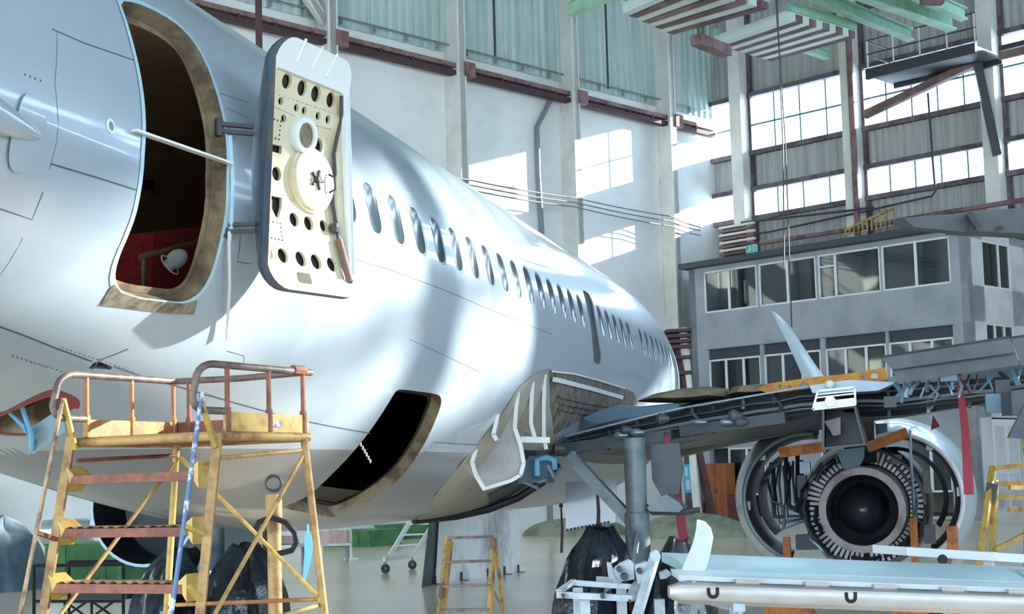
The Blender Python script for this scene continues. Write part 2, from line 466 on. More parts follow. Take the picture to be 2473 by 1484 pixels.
mat('paint', '#a2b1c1', .28, second='#9aabbc', scale=.6, coat=.6)
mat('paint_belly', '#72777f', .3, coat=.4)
mat('seam', '#465666', .6)
mat('rivet', '#8d9aa6', .5)
mat('jamb_tan', '#867a62', .5, second='#57493a', scale=5, lo=.42, hi=.6)
mat('jamb_blue', '#a9cbdd', .35)
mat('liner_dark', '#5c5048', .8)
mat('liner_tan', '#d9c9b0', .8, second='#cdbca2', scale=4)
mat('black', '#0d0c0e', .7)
mat('carpet_red', '#a52f34', .9, second='#8c2428', scale=30)
mat('alu_worn', '#8d8578', .45, metal=.4, second='#5c574f', scale=14, lo=.42, hi=.62)
mat('red_paint', '#8e1f27', .45)
mat('flap_blue', '#86a4b4', .4)
mat('cab_glass', '#35434f', .16, spec=.35)
mat('cab_frame', '#8796a3', .4)
mat('white_enamel', '#dfe6e6', .3)
mat('blue_glove', '#6fb7e4', .45)

AIR = thing('airliner', 'white airliner under maintenance with its rear door swung open', 'airplane', (0, 8, 0))
cl = bpy.data.lights.new('cabin_fill', 'POINT'); co_ = bpy.data.objects.new('cabin_fill', cl); COL.objects.link(co_); cl.energy = 4; cl.color = (1, .82, .62); cl.shadow_soft_size = .15; co_.location = (.1, .6, 4.6); co_.parent = AIR; co_.location = V((.1, .6, 4.6))-ORIG[AIR.name]  # added unseen lamp, lifts the dark interior behind the doorway
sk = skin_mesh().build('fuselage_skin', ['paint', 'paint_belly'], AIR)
# the far side of the hull and its inside
mb = MB(); Ys = [-6+.5*i for i in range(41)]+[14.5+.35*i for i in range(23)]
mb.sheet([[fus(y, 1.88+k*(2*pi-3.76)/24) for k in range(25)] for y in Ys])
mb.add([fus(-6, k*2*pi/48) for k in range(48)], [tuple(range(48))])
mb.build('fuselage_far_skin', 'paint', AIR)
mb = MB(); Ys = [-5.9+.6*i for i in range(38)]
mb.sheet([[fus(y, 1.2+k*(pi+.15-1.2)/14, -.12) for k in range(15)] for y in Ys])
mb.build('cabin_lining', 'liner_tan', AIR)
mb = MB()
mb.sheet([[fus(y, .9+k*.75/4, -.1) for k in range(5)] for y in [-5.9+.6*i for i in range(18)]])
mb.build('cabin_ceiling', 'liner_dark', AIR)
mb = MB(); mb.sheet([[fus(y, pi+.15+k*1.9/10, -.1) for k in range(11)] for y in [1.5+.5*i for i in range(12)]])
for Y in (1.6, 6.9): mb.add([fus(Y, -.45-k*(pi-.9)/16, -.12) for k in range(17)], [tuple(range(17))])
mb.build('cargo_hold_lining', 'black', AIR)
mb = MB()
def halfw(Y, z):
    t = asin(max(-1, min(1, (z-ZL)/1.88)))
    for _ in range(6): t = asin(max(-1, min(1, (z-fzc(Y))/frad(Y, t))))
    return frad(Y, t)*cos(t)-.1
mb.sheet([[(x*halfw(y, 2.76), y, 2.76) for x in (-1, -.5, 0, .5, 1)] for y in [-2.2+.6*i for i in range(33)]], smooth=False)
mb.build('cabin_floor', 'liner_dark', AIR)
mb = MB(); mb.add([fus(-2.3, k*2*pi/40, -.12) for k in range(40)], [tuple(range(40))])
mb.build('aft_bulkhead', 'liner_dark', AIR)
# ------------------------------------------------------------------ fuselage details
for i, y in enumerate(WIN):
    pl = WINP[i]; mb = MB(); jamb(mb, pl, 0, .008, .012); mb.m(1)
    q = offset_poly(pl, -.012); mb.add([fus(a, b, -.008) for a, b in q], [tuple(range(len(q)))])
    mb.m(0); q2 = offset_poly(pl, -.022); n = len(q)
    mb.add([fus(a, b, -.0065) for a, b in q]+[fus(a, b, -.0065) for a, b in q2], [(i_, (i_+1) % n, (i_+1) % n+n, i_+n) for i_ in range(n)])
    mb.build('cabin_window', ['cab_frame', 'cab_glass'], AIR)
mb = MB(); jamb(mb, EXIT, 0, .02); mb.m(1); q = offset_poly(EXIT, -.001); mb.add([fus(a, b, -.016) for a, b in q], [tuple(range(len(q)))])  # dark sheet just inside stands in for the shaded interior
mb.build('overwing_exit', ['steel_grey', 'steel_dark'], AIR, 'overwing exit with a dark sheet painted for its open interior')
mb = patch(offset_poly(DOOR, .035), .004, .05, [DOOR]); mb.build('door_rim', 'jamb_blue', AIR, 'pale blue rim around the open doorway')
mb = MB(); jamb(mb, DOOR, -.004, .09, .008); mb.build('door_jamb', 'jamb_tan', AIR, 'tan primer door jamb')
mb = MB(); inner = offset_poly(DOOR, -.01); n = len(inner); q2 = offset_poly(DOOR, -.055)
mb.add([fus(a, b, -.09) for a, b in inner]+[fus(a, b, -.095) for a, b in q2], [(i_, (i_+1) % n, (i_+1) % n+n, i_+n) for i_ in range(n)])
mb.build('door_frame', 'jamb_tan', AIR)
mb = patch(hits([(240,737),(262,700),(274,686),(290,707),(338,722),(398,729.5),(440,733),(475,725),(466,760),(400,757),(300,744)]), .006, .05)
mb.build('scuff_plate', 'alu_worn', AIR, 'worn bare metal plate under the doorway')
mb = MB(); jamb(mb, CARGO, 0, .10, 0); mb.m(1)
q1 = CARGO; q2 = offset_poly(CARGO, -.06); n = len(q1)
mb.add([fus(a, b, -.10) for a, b in q1]+[fus(a, b, -.10) for a, b in q2], [(i_, (i_+1) % n, (i_+1) % n+n, i_+n) for i_ in range(n)])
mb.build('cargo_door_frame', ['jamb_tan', 'black'], AIR, 'brown frame of the open cargo doorway')
mb = MB(); a = fus(*hit(886,1062), -.2); b = fus(*hit(920,1148), -.15)
for k in range(12): mb.ball(a.lerp(b, k/11), .011, 6, (1,1,1.9))
mb.build('barrier_chain', 'white_enamel', AIR)
RED = smooth_poly(hits([(-40,1000),(0,1000),(70,962),(114,943),(135,942),(160,950),(186,962),(194,974),(190,988),(178,985),(160,1000),(70,1052),(30,1053),(-40,1045)]), 1)
mb = patch(RED, .003, .06, [PANEL]); mb.build('service_panel_border', 'red_paint', AIR, 'red painted border of the open service panel')
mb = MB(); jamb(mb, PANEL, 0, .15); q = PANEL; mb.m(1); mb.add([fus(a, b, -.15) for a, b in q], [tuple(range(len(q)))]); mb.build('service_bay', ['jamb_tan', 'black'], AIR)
A0, A1 = fus(*hit(72,1035), .0), fus(*hit(150,984), .0); D = fus(*hit(72,1062), .09)-A0
fl = MB(); fl.hexa([A0, A1, A1+D*.9, A0+D], [p+V((.012,-.006,0)) for p in (A0, A1, A1+D*.9, A0+D)])
fo = fl.build('service_panel_flap', 'flap_blue', AIR, 'hanging grey blue access flap')
mb = MB(); mb.tube([fus(*hit(20,1008), -.05), fus(*hit(52,1018), .03), A0+D*.3], .012); mb.tube([fus(*hit(62,1004), -.1), fus(*hit(68,1024), .06), A0+D*.8], .016); mb.build('flap_arm', 'blue_glove', fo)
mb = MB(); jamb(mb, VENT, 0, .08); mb.m(1); mb.add([fus(a, b, -.08) for a, b in VENT], [tuple(range(len(VENT)))]); mb.build('vent_opening', ['steel_grey', 'black'], AIR)
SEAMS = [([(-60,770),(0,790),(60,812),(140,844),(222,874)],.012), ([(274,886),(350,912),(450,940),(575,976),(700,1010),(880,1045),(895,1048)],.009),
 ([(1045,1068),(1110,1073),(1170,1076)],.006), ([(125,70),(205,105),(330,148)],.006), ([(137,75),(132,200),(123,395)],.003), ([(123,396),(230,428),(338,462)],.007),
 ([(-20,499),(0,505),(77,531),(100,474),(123,396)],.005), ([(-30,700),(0,665),(55,575)],.003), ([(849,624),(950,655),(1067,699),(1200,755),(1330,807)],.006),
 ([(547,848),(589,860),(589,875)],.004), ([(581,568),(573,633),(606,638)],.004), ([(530,225),(600,248)],.003), ([(545,260),(600,285)],.003),
 ([(990,820),(1160,900)],.004), ([(1190,700),(1185,800),(1165,930)],.003), ([(222,893),(240,870),(310,843)],.012)]
mb = MB()
for pl, w in SEAMS: seam(mb, hits(pl), w)
for pts in ([(30,858),(200,915)], [(30,862),(120,890)], [(150,840),(330,900)], [(60,180),(110,200)]):
    (xa, ya), (xb, yb) = pts; m = int(math.hypot(xb-xa, yb-ya)/11)
    for k in range(m):
        y, t = hit(xa+(xb-xa)*k/m, ya+(yb-ya)*k/m); P = fus(y, t, .001); N = fnorm(y, t)
        mb.lathe(P, N, [(0, .0055), (.001, .0055), (.001, 0)], 6)
mb.build('skin_seams', 'seam', AIR)
y, t = hit(267, 305); P = fus(y, t); N = fnorm(y, t)
mb = MB(); mb.lathe(P, N, [(0, .037), (.004, .037), (.006, .03), (.004, .022)], 20); mb.m(1); mb.lathe(P, N, [(.003, .022), (.003, 0)], 16); mb.build('static_port', ['white_enamel', 'steel_grey'], AIR)
# blended mast fairing at the left edge
y, t = hit(66, 322); P = fus(y, t); N = fnorm(y, t); T = fus(y, t+.01)-fus(y, t-.01); T.normalize()
mb = MB(); q = [(y+.115*cos(a), t+.17*sin(a)/1.88) for a in [2*pi*k/28 for k in range(28)]]
pm = patch(q, .012, .05); pm.build('mast_base', 'paint', AIR)
prof = []
for i in range(13):
    u = i/12; prof.append((u, .115*(1-u)**.6))
rows = []
for u, r in prof:
    yy = y-.95+u*1.08; c0 = fus(yy, t+.03*(1-u)); nn = fnorm(yy, t); tt = V((0,1,0)).cross(nn)
    rows.append([c0+nn*(r*1.1*max(0, sin(a)))+tt*(r*cos(a)*1.2) for a in [pi*k/10 for k in range(11)]])
mb = MB(); mb.sheet(rows); mb.add(rows[0], [tuple(range(len(rows[0])))]); mb.build('mast_fairing', 'paint', AIR)

# ------------------------------------------------------------------ open rear door, swung forward against the hull, inner face outwards
DV = [2.0, -.171, 1.3118, .7568, 2.9874, 4.413, 1.8844, 3.6484, .044, .1356]
def DP(a, b, e=0):
    bx, by, ang, w, z0, z1, R, zm, lean, tw = DV
    ang += tw*(b-.5); z = z0+(z1-z0)*b
    n = V((sin(ang), -cos(ang), 0)); bul = R-sqrt(R*R-(z-zm)**2)+lean*(b-.5)
    return V((bx, by, z))+V((cos(ang), sin(ang), 0))*w*a+n*(bul+e)
def proj(P):
    d = P-CAM; z = d.dot(FW); return CX+FP*d.dot(RT)/z, CY-FP*d.dot(UP)/z
def inv(fn, x, y, g=(.5, .5), e=0):
    u, v = g
    for _ in range(25):
        p = proj(fn(u, v, e)); pu = proj(fn(u+1e-4, v, e)); pv = proj(fn(u, v+1e-4, e))
        a, b, c, d = (pu[0]-p[0])*1e4, (pv[0]-p[0])*1e4, (pu[1]-p[1])*1e4, (pv[1]-p[1])*1e4
        ex, ey = x-p[0], y-p[1]; D_ = a*d-b*c
        u += max(-.3, min(.3, (ex*d-b*ey)/D_)); v += max(-.3, min(.3, (a*ey-ex*c)/D_))
    return u, v
def plate(fn, outline, holes=(), step=.04, e=0, sx=.7568, sy=1.4256):   # outline and holes in (u, v)
    pts = [(u*sx, v*sy) for u, v in outline]; n = len(pts); edges = [(i, (i+1) % n) for i in range(n)]
    for h in holes:
        o = len(pts); pts += [(u*sx, v*sy) for u, v in h]; edges += [(o+i, o+(i+1) % len(h)) for i in range(len(h))]
    y0, y1 = min(p[0] for p in pts), max(p[0] for p in pts); t0, t1 = min(p[1] for p in pts), max(p[1] for p in pts)
    y = y0+step/2
    while y < y1:
        t = t0+step/2
        while t < t1:
            if inside(y/sx, t/sy, outline) and not any(inside(y/sx, t/sy, h) for h in holes): pts.append((y, t))
            t += step
        y += step
    r = delaunay_2d_cdt([V(p) for p in pts], edges, [], 0, 1e-5); keep = []
    uv = [(p.x/sx, p.y/sy) for p in r[0]]
    for f in r[2]:
        cu = sum(uv[i][0] for i in f)/len(f); cv = sum(uv[i][1] for i in f)/len(f)
        if inside(cu, cv, outline) and not any(inside(cu, cv, h) for h in holes): keep.append(tuple(f))
    mb = MB(); mb.add([fn(a, b, e) for a, b in uv], keep, True); return mb
def rr(cu, cv, hu, hv, rad, n=5, sx=.7568, sy=1.4256):
    o = []
    for x_, y_, a0 in ((1,1,0), (-1,1,90), (-1,-1,180), (1,-1,270)):
        for k in range(n+1):
            a = radians(a0+90*k/n); o.append((cu+(x_*(hu*sx-rad)+rad*cos(a))/sx, cv+(y_*(hv*sy-rad)+rad*sin(a))/sy))
    return o
def disc(x, y, rx, n=18):                  # round hole of pixel half-width rx centred at a pixel on the door
    u, v = inv(DP, x, y); u2, v2 = inv(DP, x+rx, y, (u, v)); r = abs(u2-u)*.7568
    return [(u+r*cos(2*pi*k/n)/.7568, v+r*sin(2*pi*k/n)/1.4256) for k in range(n)], (u, v), r
mat('door_primer', '#cfcab0', .5, second='#c9b48e', scale=4, lo=.5, hi=.72)
mat('door_white', '#d9e2e6', .35)
mat('seal_grey', '#4f5560', .55, second='#6e6258', scale=6)
mat('seal_blue', '#43617f', .4)
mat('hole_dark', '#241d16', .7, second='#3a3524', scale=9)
RD = thing('rear_door', '', '', (1.9, .1, 3.0)); del RD['label']; del RD['category']
RD.parent = AIR; RD.location = V((1.9, .1, 3.0))-ORIG[AIR.name]
OUT = rr(.5, .5, .5, .5, .13)
mb = plate(DP, OUT, (), .06, -.075); mb.build('door_skin', 'paint', RD)
MID = rr(.49, .475, .46, .40, .04)
mb = MB(); n = len(OUT)
for e0, e1, g0, g1, mi in ((0, -.03, 0, .015, 0), (-.03, -.05, .015, .015, 1), (-.05, -.075, .02, .0, 0)):
    a = [(u+(u-.5)*g0, v+(v-.5)*g0*.5) for u, v in OUT]; b = [(u+(u-.5)*g1, v+(v-.5)*g1*.5) for u, v in OUT]
    mb.m(mi); mb.add([DP(u, v, e0) for u, v in a]+[DP(u, v, e1) for u, v in b], [(i, (i+1) % n, (i+1) % n+n, i+n) for i in range(n)], True)
mb.build('door_seal', ['seal_grey', 'seal_blue'], RD, 'dark rubber and blue edge of the door')
mb = plate(DP, OUT, [MID], .05, .0); 
n = len(MID); mb.add([DP(u, v, 0) for u, v in MID]+[DP(u, v, -.03) for u, v in MID], [(i, (i+1) % n, (i+1) % n+n, i+n) for i in range(n)])
mb.build('door_frame_face', 'door_white', RD)
BIG = [(700,194,12),(737,211,12),(770,225,12),(806,240,11),(640,409,11),(675,419,11),(717,530,11),(752,539,11),(788,545,9),(655,610,11),(690,617,12),(733,625,12),(770,632,12),(808,639,11),(775,351,11)]
SMALL = [(685,243,6),(723,259,6),(742,266,6),(775,279,6),(799,288,6),(692,285,6)]
holes = []
for x, y, r in BIG+SMALL:
    h, c, rad = disc(x, y, r); holes.append(h)
holes.append([inv(DP, *q) for q in [(656,345),(688,352),(686,371),(656,363)]])
holes.append([inv(DP, *q) for q in [(656,470),(688,477),(687,500),(680,527),(673,524),(659,495)]])
def clampin(h):
    return [(min(max(u, .035), .945), min(max(v, .08), .87)) for u, v in h]
holes = [clampin(h) for h in holes]
mb = plate(DP, offset_poly(MID, 0), holes, .05, -.02); 
for h in holes:
    n = len(h); mb.add([DP(u, v, -.02) for u, v in h]+[DP(u, v, -.04) for u, v in h], [(i, (i+1) % n, (i+1) % n+n, i+n) for i in range(n)], True)
mb.build('door_inner_panel', 'door_primer', RD, 'primer coloured inner panel with lightening holes')
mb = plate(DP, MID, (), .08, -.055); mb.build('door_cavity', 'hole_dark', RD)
def dnorm(u, v): 
    a = DP(u+.01, v)-DP(u-.01, v); b = DP(u, v+.01)-DP(u, v-.01); n = a.cross(b).normalized()
    return n if n.dot(CAM-DP(u, v)) > 0 else -n
# viewing window, handle drum, riveted plates
h, (u, v), r = disc(732, 326, 27); N = dnorm(u, v); P = DP(u, v, -.02)
mb = MB(); mb.lathe(P, N, [(0, r), (.045, r), (.05, r*.97), (.05, r*.7), (.035, r*.68)], 32); mb.m(1); mb.lathe(P, N, [(.036, r*.69), (.036, 0)], 28)
mb.build('door_window', ['door_white', 'jamb_tan'], RD, 'round viewing window with white ring')
h, (u, v), r = disc(752, 436, 46); N = dnorm(u, v); P = DP(u, v, -.02)
mb = MB(); mb.lathe(P, N, [(0, r*1.05), (.03, r*1.05), (.03, r*.98), (.05, r*.96), (.052, 0)], 36); dr = mb.build('handle_drum', 'door_primer', RD)
mb = MB(); tu = (DP(u+.02, v)-DP(u, v)).normalized(); tv = N.cross(tu)
for k in range(5):
    a = 2*pi*k/5; mb.bar(P+N*.06+tu*.01, P+N*.06+tu*(.01+.06*cos(a))+tv*.06*sin(a), .014, .016, N)
mb.lathe(P, N, [(.05, .022), (.085, .02), (.085, 0)], 12)
mb.tube([P+N*.06+tu*r*.62+tv*.05, P+N*.09+tu*r*.72+tv*.03, P+N*.09+tu*r*.74-tv*.04, P+N*.06+tu*r*.62-tv*.06], .007, 8)
mb.build('handle_mechanism', 'steel_dark', dr)
for cx_, cy_, w_, h_ in ((665,309,22,22), (668,556,22,21)):
    mb = MB(); u, v = inv(DP, cx_, cy_); du, dv = w_/270, h_/620
    q = [(u-du, v-dv), (u+du, v-dv), (u+du, v+dv), (u-du, v+dv)]
    mb.add([DP(a, b, -.017) for a, b in q], [(0,1,2,3)])
    for k in range(5):
        for a, b in ((u-du+2*du*k/4, v-dv), (u-du+2*du*k/4, v+dv), (u-du, v-dv+2*dv*k/4), (u+du, v-dv+2*dv*k/4)):
            mb.m(1); mb.lathe(DP(a, b, -.017), dnorm(a, b), [(0, .006), (.004, .005), (.005, 0)], 6); mb.m(0)
    mb.build('riveted_plate', ['door_primer', 'steel_dark'], RD)
# pressed grooves of the folding gates and the rivet rows
for x0, y0, x1, y1 in ((741,94,717,150), (781,113,754,167), (816,131,788,184), (687,673,700,692), (718,678,732,696), (800,690,813,709), (827,693,840,712)):
    a = inv(DP, x0, y0, (.5, .9 if y0 < 300 else .1)); b = inv(DP, x1, y1, (.5, .9 if y0 < 300 else .1))
    mb = MB(); mb.tube([DP(*a, -.003), DP(*b, -.003)], .0085 if y0 < 300 else .005, 8); mb.build('gate_groove', 'door_white', RD)
mb = MB(); u0, v0 = inv(DP, 668, 152); u1, v1 = inv(DP, 826, 222)
for rows in (((670,225),(810,272)), ((665,255),(715,278)), ((716,240),(806,272)), ((760,300),(806,312)), ((625,455),(700,472)), ((700,480),(790,500))):
    a = inv(DP, *rows[0]); b = inv(DP, *rows[1])
    for k in range(14):
        u, v = a[0]+(b[0]-a[0])*k/13, a[1]+(b[1]-a[1])*k/13
        mb.lathe(DP(u, v, -.02), dnorm(u, v), [(0, .004), (.003, .0035), (.004, 0)], 5)
mb.build('rivet_rows', 'rivet', RD)
mb = MB(); pts = [inv(DP, *q) for q in [(822,232),(822,290),(812,330),(803,372),(806,420),(799,455),(800,490),(806,530),(812,560),(818,600),(835,650),(846,685)]]
mb.tube([DP(u, v, .008) for u, v in pts], .012, 8); 
a = inv(DP, 803, 552); mb.ball(DP(*a, .015), .035, 8); a = inv(DP, 633, 518); mb.ball(DP(*a, .015), .022, 8)
mb.build('cable_run', 'steel_dark', RD)
a = inv(DP, 815, 580); b = inv(DP, 842, 682); mb = MB(); mb.tube([DP(*a, .01), DP(*b, .01)], .022, 10); mb.build('torque_tube', 'batten', RD)
a = inv(DP, 735, 672); mb = MB(); q = rr(a[0], a[1], .075, .022, .01); mb.add([DP(u, v, .003) for u, v in q], [tuple(range(len(q)))]); mb.build('latch_pocket', 'hole_dark', RD)
for (x0, y0), b in (((536,305), (.01, .62)), ((548,552), (.01, .24))):
    mb = MB(); p0 = fus(*hit(x0, y0), -.02); p1 = DP(b[0], (0.63 if y0 < 400 else .245), -.06)
    for dz in (-.02, .02): mb.bar(p0+V((0,0,dz)), p1+V((0,0,dz)), .03, .022)
    mb.lathe(p0-V((0,0,.05)), (0,0,1), [(0, .0), (0, .022), (.1, .022), (.1, 0)], 10)
    mb.build('hinge_arm', 'steel_dark', RD, 'dark hinge arm')
# strap across the doorway and the white prop rod at the forward jamb
a, b = fus(*hit(318,316), .012), fus(*hit(549,397), .02)
mb = MB(); mb.bar(a, b, .012, .04, (1, 0, 0)); mb.build('barrier_strap', 'white_enamel', AIR, 'white strap across the open doorway')
mb = MB(); mb.tube([fus(*hit(551,330), .01), fus(*hit(556,440), .012), fus(*hit(552,560), .012), fus(*hit(546,590), .012)], .014, 8); mb.build('door_edge_post', 'jamb_blue', AIR)
mb = MB(); mb.tube([fus(*hit(541,560), .03), fus(*hit(535,690), .05), fus(*hit(534,812), .04)], .009, 8); mb.build('prop_rod', 'white_enamel', AIR)

# things seen inside the doorway
def inside_at(x, y, X): return atx(x, y, X)
P = [inside_at(*q, .9) for q in [(362,735),(505,735),(505,545),(372,560)]]
mb = MB(); mb.prism([(p.x, p.y, max(p.z, 2.80)) for p in P], (-.5, .1, 0)); tag(mb.build('carpet_roll', 'carpet_red'), 'dark red carpet stacked inside the open rear doorway', 'carpet')
mb = MB(); mb.tube([inside_at(338,622,1.1), inside_at(505,578,1.1)], .018, 8); 
for x, y in ((345,621), (498,580)): p = inside_at(x, y, 1.1); mb.tube([p, V((p.x, p.y, 2.79))], .014, 8)
tag(mb.build('trim_rail', 'jamb_tan'), 'tan rail across the red carpet inside the doorway', 'rail')
c = inside_at(425, 628, 1.25); mb = MB(); ax = (RT*.8+UP*.6-FW*.2).normalized()
WL = thing('work_lamp', 'white domed work lamp lying on the red carpet inside the doorway', 'lamp', (c.x, c.y, c.z-.1))
mb.lathe(c, ax, [(-.02, .055), (.02, .055), (.05, .045), (.075, .02), (.08, 0)], 18); mb.build('lamp_dome', 'white_enamel', WL)
mb = MB(); cc = c-ax*.05; x_ = ax.orthogonal().normalized(); y_ = ax.cross(x_); mb.tube([cc+x_*.07*cos(a)+y_*.07*sin(a) for a in [2*pi*k/20 for k in range(20)]], .006, 6, closed=True)
mb.tube([c, cc-ax*.01], .04, 12); mb.build('lamp_rim', 'white_enamel', WL)
for q in ([(427,430),(463,430),(463,453),(427,453)], [(345,436),(371,436),(371,459),(345,459)]):
    mb = MB(); mb.add([inside_at(x, y, -1.2) for x, y in q], [(0,1,2,3)]); mb.build('lining_window', 'black', AIR)
# ------------------------------------------------------------------ hangar fittings
# crane rail along the long wall
zr = onA(1200, 201, .5).z
CR = thing('crane_rail', 'double rusty red crane rail running along the long white wall', 'rail', HP(-16, .5, zr-.2))
for nm, dz, m_, h in (('upper_beam', .27, 'rail_red', .17), ('lower_beam', 0, 'rail_dark', .17)):
    mb = MB(); mb.bar(HP(-36, .45, zr+dz), HP(-.6, .45, zr+dz), .3, h); mb.build(nm, m_, CR)
for s_ in SCOL:
    mb = MB(); mb.hbox(s_+.1, s_+.62, .45, .85, zr-.12, zr+.42); mb.build('bracket', 'rail_red', CR)
k = -35
while k < -1:
    mb = MB(); mb.hbox(k-.05, k+.05, .4, .62, zr+.05, zr+.22); mb.build('spacer', 'rail_dark', CR); k += 1.5
CP = thing('conduit', 'thin grey conduit hung on short hangers above the crane rail', 'pipe', HP(-16, .2, zr+.9))
mb = MB(); mb.tube([HP(-36, .25, zr+1.12), HP(-.5, .25, zr+1.12)], .03, 6); mb.build('pipe', 'steel_grey', CP)
k = -35
while k < -1:
    mb = MB(); mb.bar(HP(k, .25, zr+1.12), HP(k, .25, zr+.85), .04, .12); mb.build('hanger', 'steel_grey', CP); k += 1.5
for nm, (y0, y1), w in (('uppermost', (478, 523), 'topmost'), ('middle', (489, 535), 'middle'), ('lowest', (500, 547), 'lowest')):
    a = onA(1389, y0, .95); b = onA(1622, y1, .95); sa = sn(a); sb = sn(b); pts = []
    P0 = HP(-28.4, .9, sa[2]); P3 = HP(-2.4, .9, sb[2]-.25*(1 if w == 'topmost' else .7))
    ks = [P0, HP(-22.26, .9, sa[2]), HP(-16.25, .9, sa[2]), a, b, P3]
    for i in range(len(ks)-1):
        for j in range(6): u = j/6; p = ks[i].lerp(ks[i+1], u); pts.append(p-V((0,0,.05*4*u*(1-u))))
    pts.append(ks[-1]); mb = MB(); mb.tube(pts, .03, 6)
    tag(mb.build('wall_cable', 'steel_grey'), w+' of the three cables slung between columns along the white wall', 'cable', 'cables along the white wall')
mb = MB(); mb.tube([onA(1331, 240, .13), onA(1297, 308, .13), onA(1300, 420, .13), onA(1309, 565, .13), HP(sn(onA(1311, 640, .13))[0], .13, 0)], .1, 8)
tag(mb.build('drain_pipe', 'steel_grey'), 'grey drain pipe with a bent top on the white wall behind the fuselage crown', 'pipe')
p = at(625, 60, 36); mb = MB(); mb.tube([V((p.x, p.y, 0)), V((p.x, p.y, 24.9))], .085, 10)
tag(mb.build('riser_pipe', 'rail_dark'), 'dark red vertical pipe rising behind the fuselage beside the open door', 'pipe')
P = onB(2059, 300, .9); mb = MB(); mb.tube([HP(-.9, sn(P)[1], 10.6), HP(-.9, sn(P)[1], 21)], .13, 10)
tag(mb.build('riser_pipe', 'rail_red'), 'dark red vertical pipe clipped beside a window wall column', 'pipe')
def bpath(pts, off): return [onB(x, y, off) for x, y in pts]
for pts, r, off, m_, lb in (([(2241,225),(2252,380),(2259,462),(2250,474),(2100,508),(1860,560),(1738,577)], .045, .95, 'steel_dark', 'thin dark conduit bending from the steel platform down along the window wall'),
   ([(1836,588),(2066,553),(2230,522),(2480,482)], .1, 1.6, 'rail_red', 'thick brown pipe running above the office roof'),
   ([(1838,610),(1843,609),(2105,570),(2180,556)], .08, 1.8, 'rail_red', 'lower brown pipe just above the office roof'),
   ([(1790,538),(2068,507),(2110,500)], .05, 1.0, 'steel_dark', 'dark pipe under the lower window band')):
    mb = MB(); mb.tube(bpath(pts, off), r, 8); tag(mb.build('wall_pipe', m_), lb, 'pipe')
PR = thing('pipe_register', 'stack of rusty heating pipes in the hangar corner', 'radiator', HP(-1, 1, onB(1780, 622, 1.0).z))
pn0, pn1 = sn(onB(1738, 580, 1.0))[1], sn(onB(1824, 570, 1.0))[1]
for k in range(9):
    z = onB(1780, 545+k*9.4, 1.0).z; mb = MB(); mb.tube([HP(-1, pn0, z), HP(-1, pn1, z)], .065, 8); mb.build('pipe', 'rail_red' if k % 2 else 'cream', PR)
z = onB(1780, 583, 1.0).z; mb = MB(); mb.hbox(-.9, -.8, pn0+.1, pn0+1.3, z-.75, z+.75); mb.build('back_panel', 'rail_dark', PR)
for x0, x1, w in ((1882, 1912, 'left'), (1886, 1895, 'right')):
    mb = MB(); D_ = 44 if w == 'left' else 42; p = at(x0-10, -20, D_); q = at(x1, 790 if w == 'left' else 720, D_); mb.tube([p, at((x0+x1)/2, 350, D_), q], .022, 5)
    tag(mb.build('hanging_cable', 'steel_dark'), 'thin dark cable hanging from the roof in front of the windows, %s of a pair' % w, 'cable', 'cables hanging from the roof')

# overhead docking decks (green girders, battened white decks)
ZD = 16.6
def dk(x, y, z=ZD): return atz(x, y, z)
def deck(q, n, lb):
    a, b, c, d = [dk(*p) for p in q]; base = (a+b+c+d)/4
    t = thing('docking_deck', lb, 'platform', base, 'overhead docking decks')
    mb = MB(); mb.hexa([p+V((0,0,.12)) for p in (a,b,c,d)], [p+V((0,0,.2)) for p in (a,b,c,d)]); mb.build('deck_sheet', 'sheet_white', t)
    for k in range(n):
        u = (k+.5)/n; p = a.lerp(d, u); r = b.lerp(c, u); mb = MB(); mb.bar(p, r, .32, .24); mb.build('batten', 'batten' if k % 2 else 'sheet_white', t)
    for u, v in ((a, d), (b, c)):
        mb = MB(); mb.bar(u+V((0,0,.3)), v+V((0,0,.3)), .16, .3); mb.build('edge_beam', 'green_steel', t)
    return t
deck([(1505,22),(1640,-40),(1860,14),(1625,76)], 8, 'battened overhead docking deck left of the green girders')
deck([(1727,100),(1905,38),(2066,84),(1862,140)], 10, 'battened overhead docking deck nearest the window wall column')
deck([(2110,-60),(2250,-80),(2280,12),(2240,10)], 4, 'battened docking deck cut by the top edge of the photo')
def girder(name, p, q, h, w, lb, m_='green_steel', drop=0):
    a, b = dk(*p), dk(*q); d = (b-a).normalized(); t = thing(name, lb, 'girder', (a+b)/2)
    for nm, dz, ww, hh in (('top_flange', h/2, w, .06), ('bottom_flange', -h/2, w, .06), ('web', 0, .06, h)):
        mb = MB(); mb.bar(a+V((0,0,.5+dz)), b+V((0,0,.5+dz)), ww, hh); mb.build(nm, m_, t)
    return t
girder('green_girder', (1380,58), (1560,-20), .45, .3, 'short green girder tied to a column of the long wall')
girder('green_girder', (1830,-30), (2200,118), .38, .3, 'long green girder along the right edge of the battened deck')
g = girder('green_girder', (1985,-20), (2300,88), .55, .38, 'deepest green girder ending above the steel platform')
girder('green_girder', (2120,-20), (2330,70), .38, .28, 'outermost green girder at the top right')
girder('green_girder', (1900,132), (1998,165), .3, .25, 'short green girder stub under the battened deck')
HG = thing('hoist_hanger', 'dark twin rod hanger with a brown hoist under the battened decks', 'hoist', dk(1690, 110, 15.9))
for x in (1686, 1697):
    p = dk(x, 60); mb = MB(); mb.tube([V((p.x, p.y, 24.9)), V((p.x, p.y, 15.9))], .06, 6); mb.build('rod', 'green_dark', HG)
mb = MB(); a = dk(1680, 95, 15.9); b = dk(1755, 125, 15.9); mb.bar(a, b, .4, .35); mb.build('hoist_body', 'rail_red', HG)

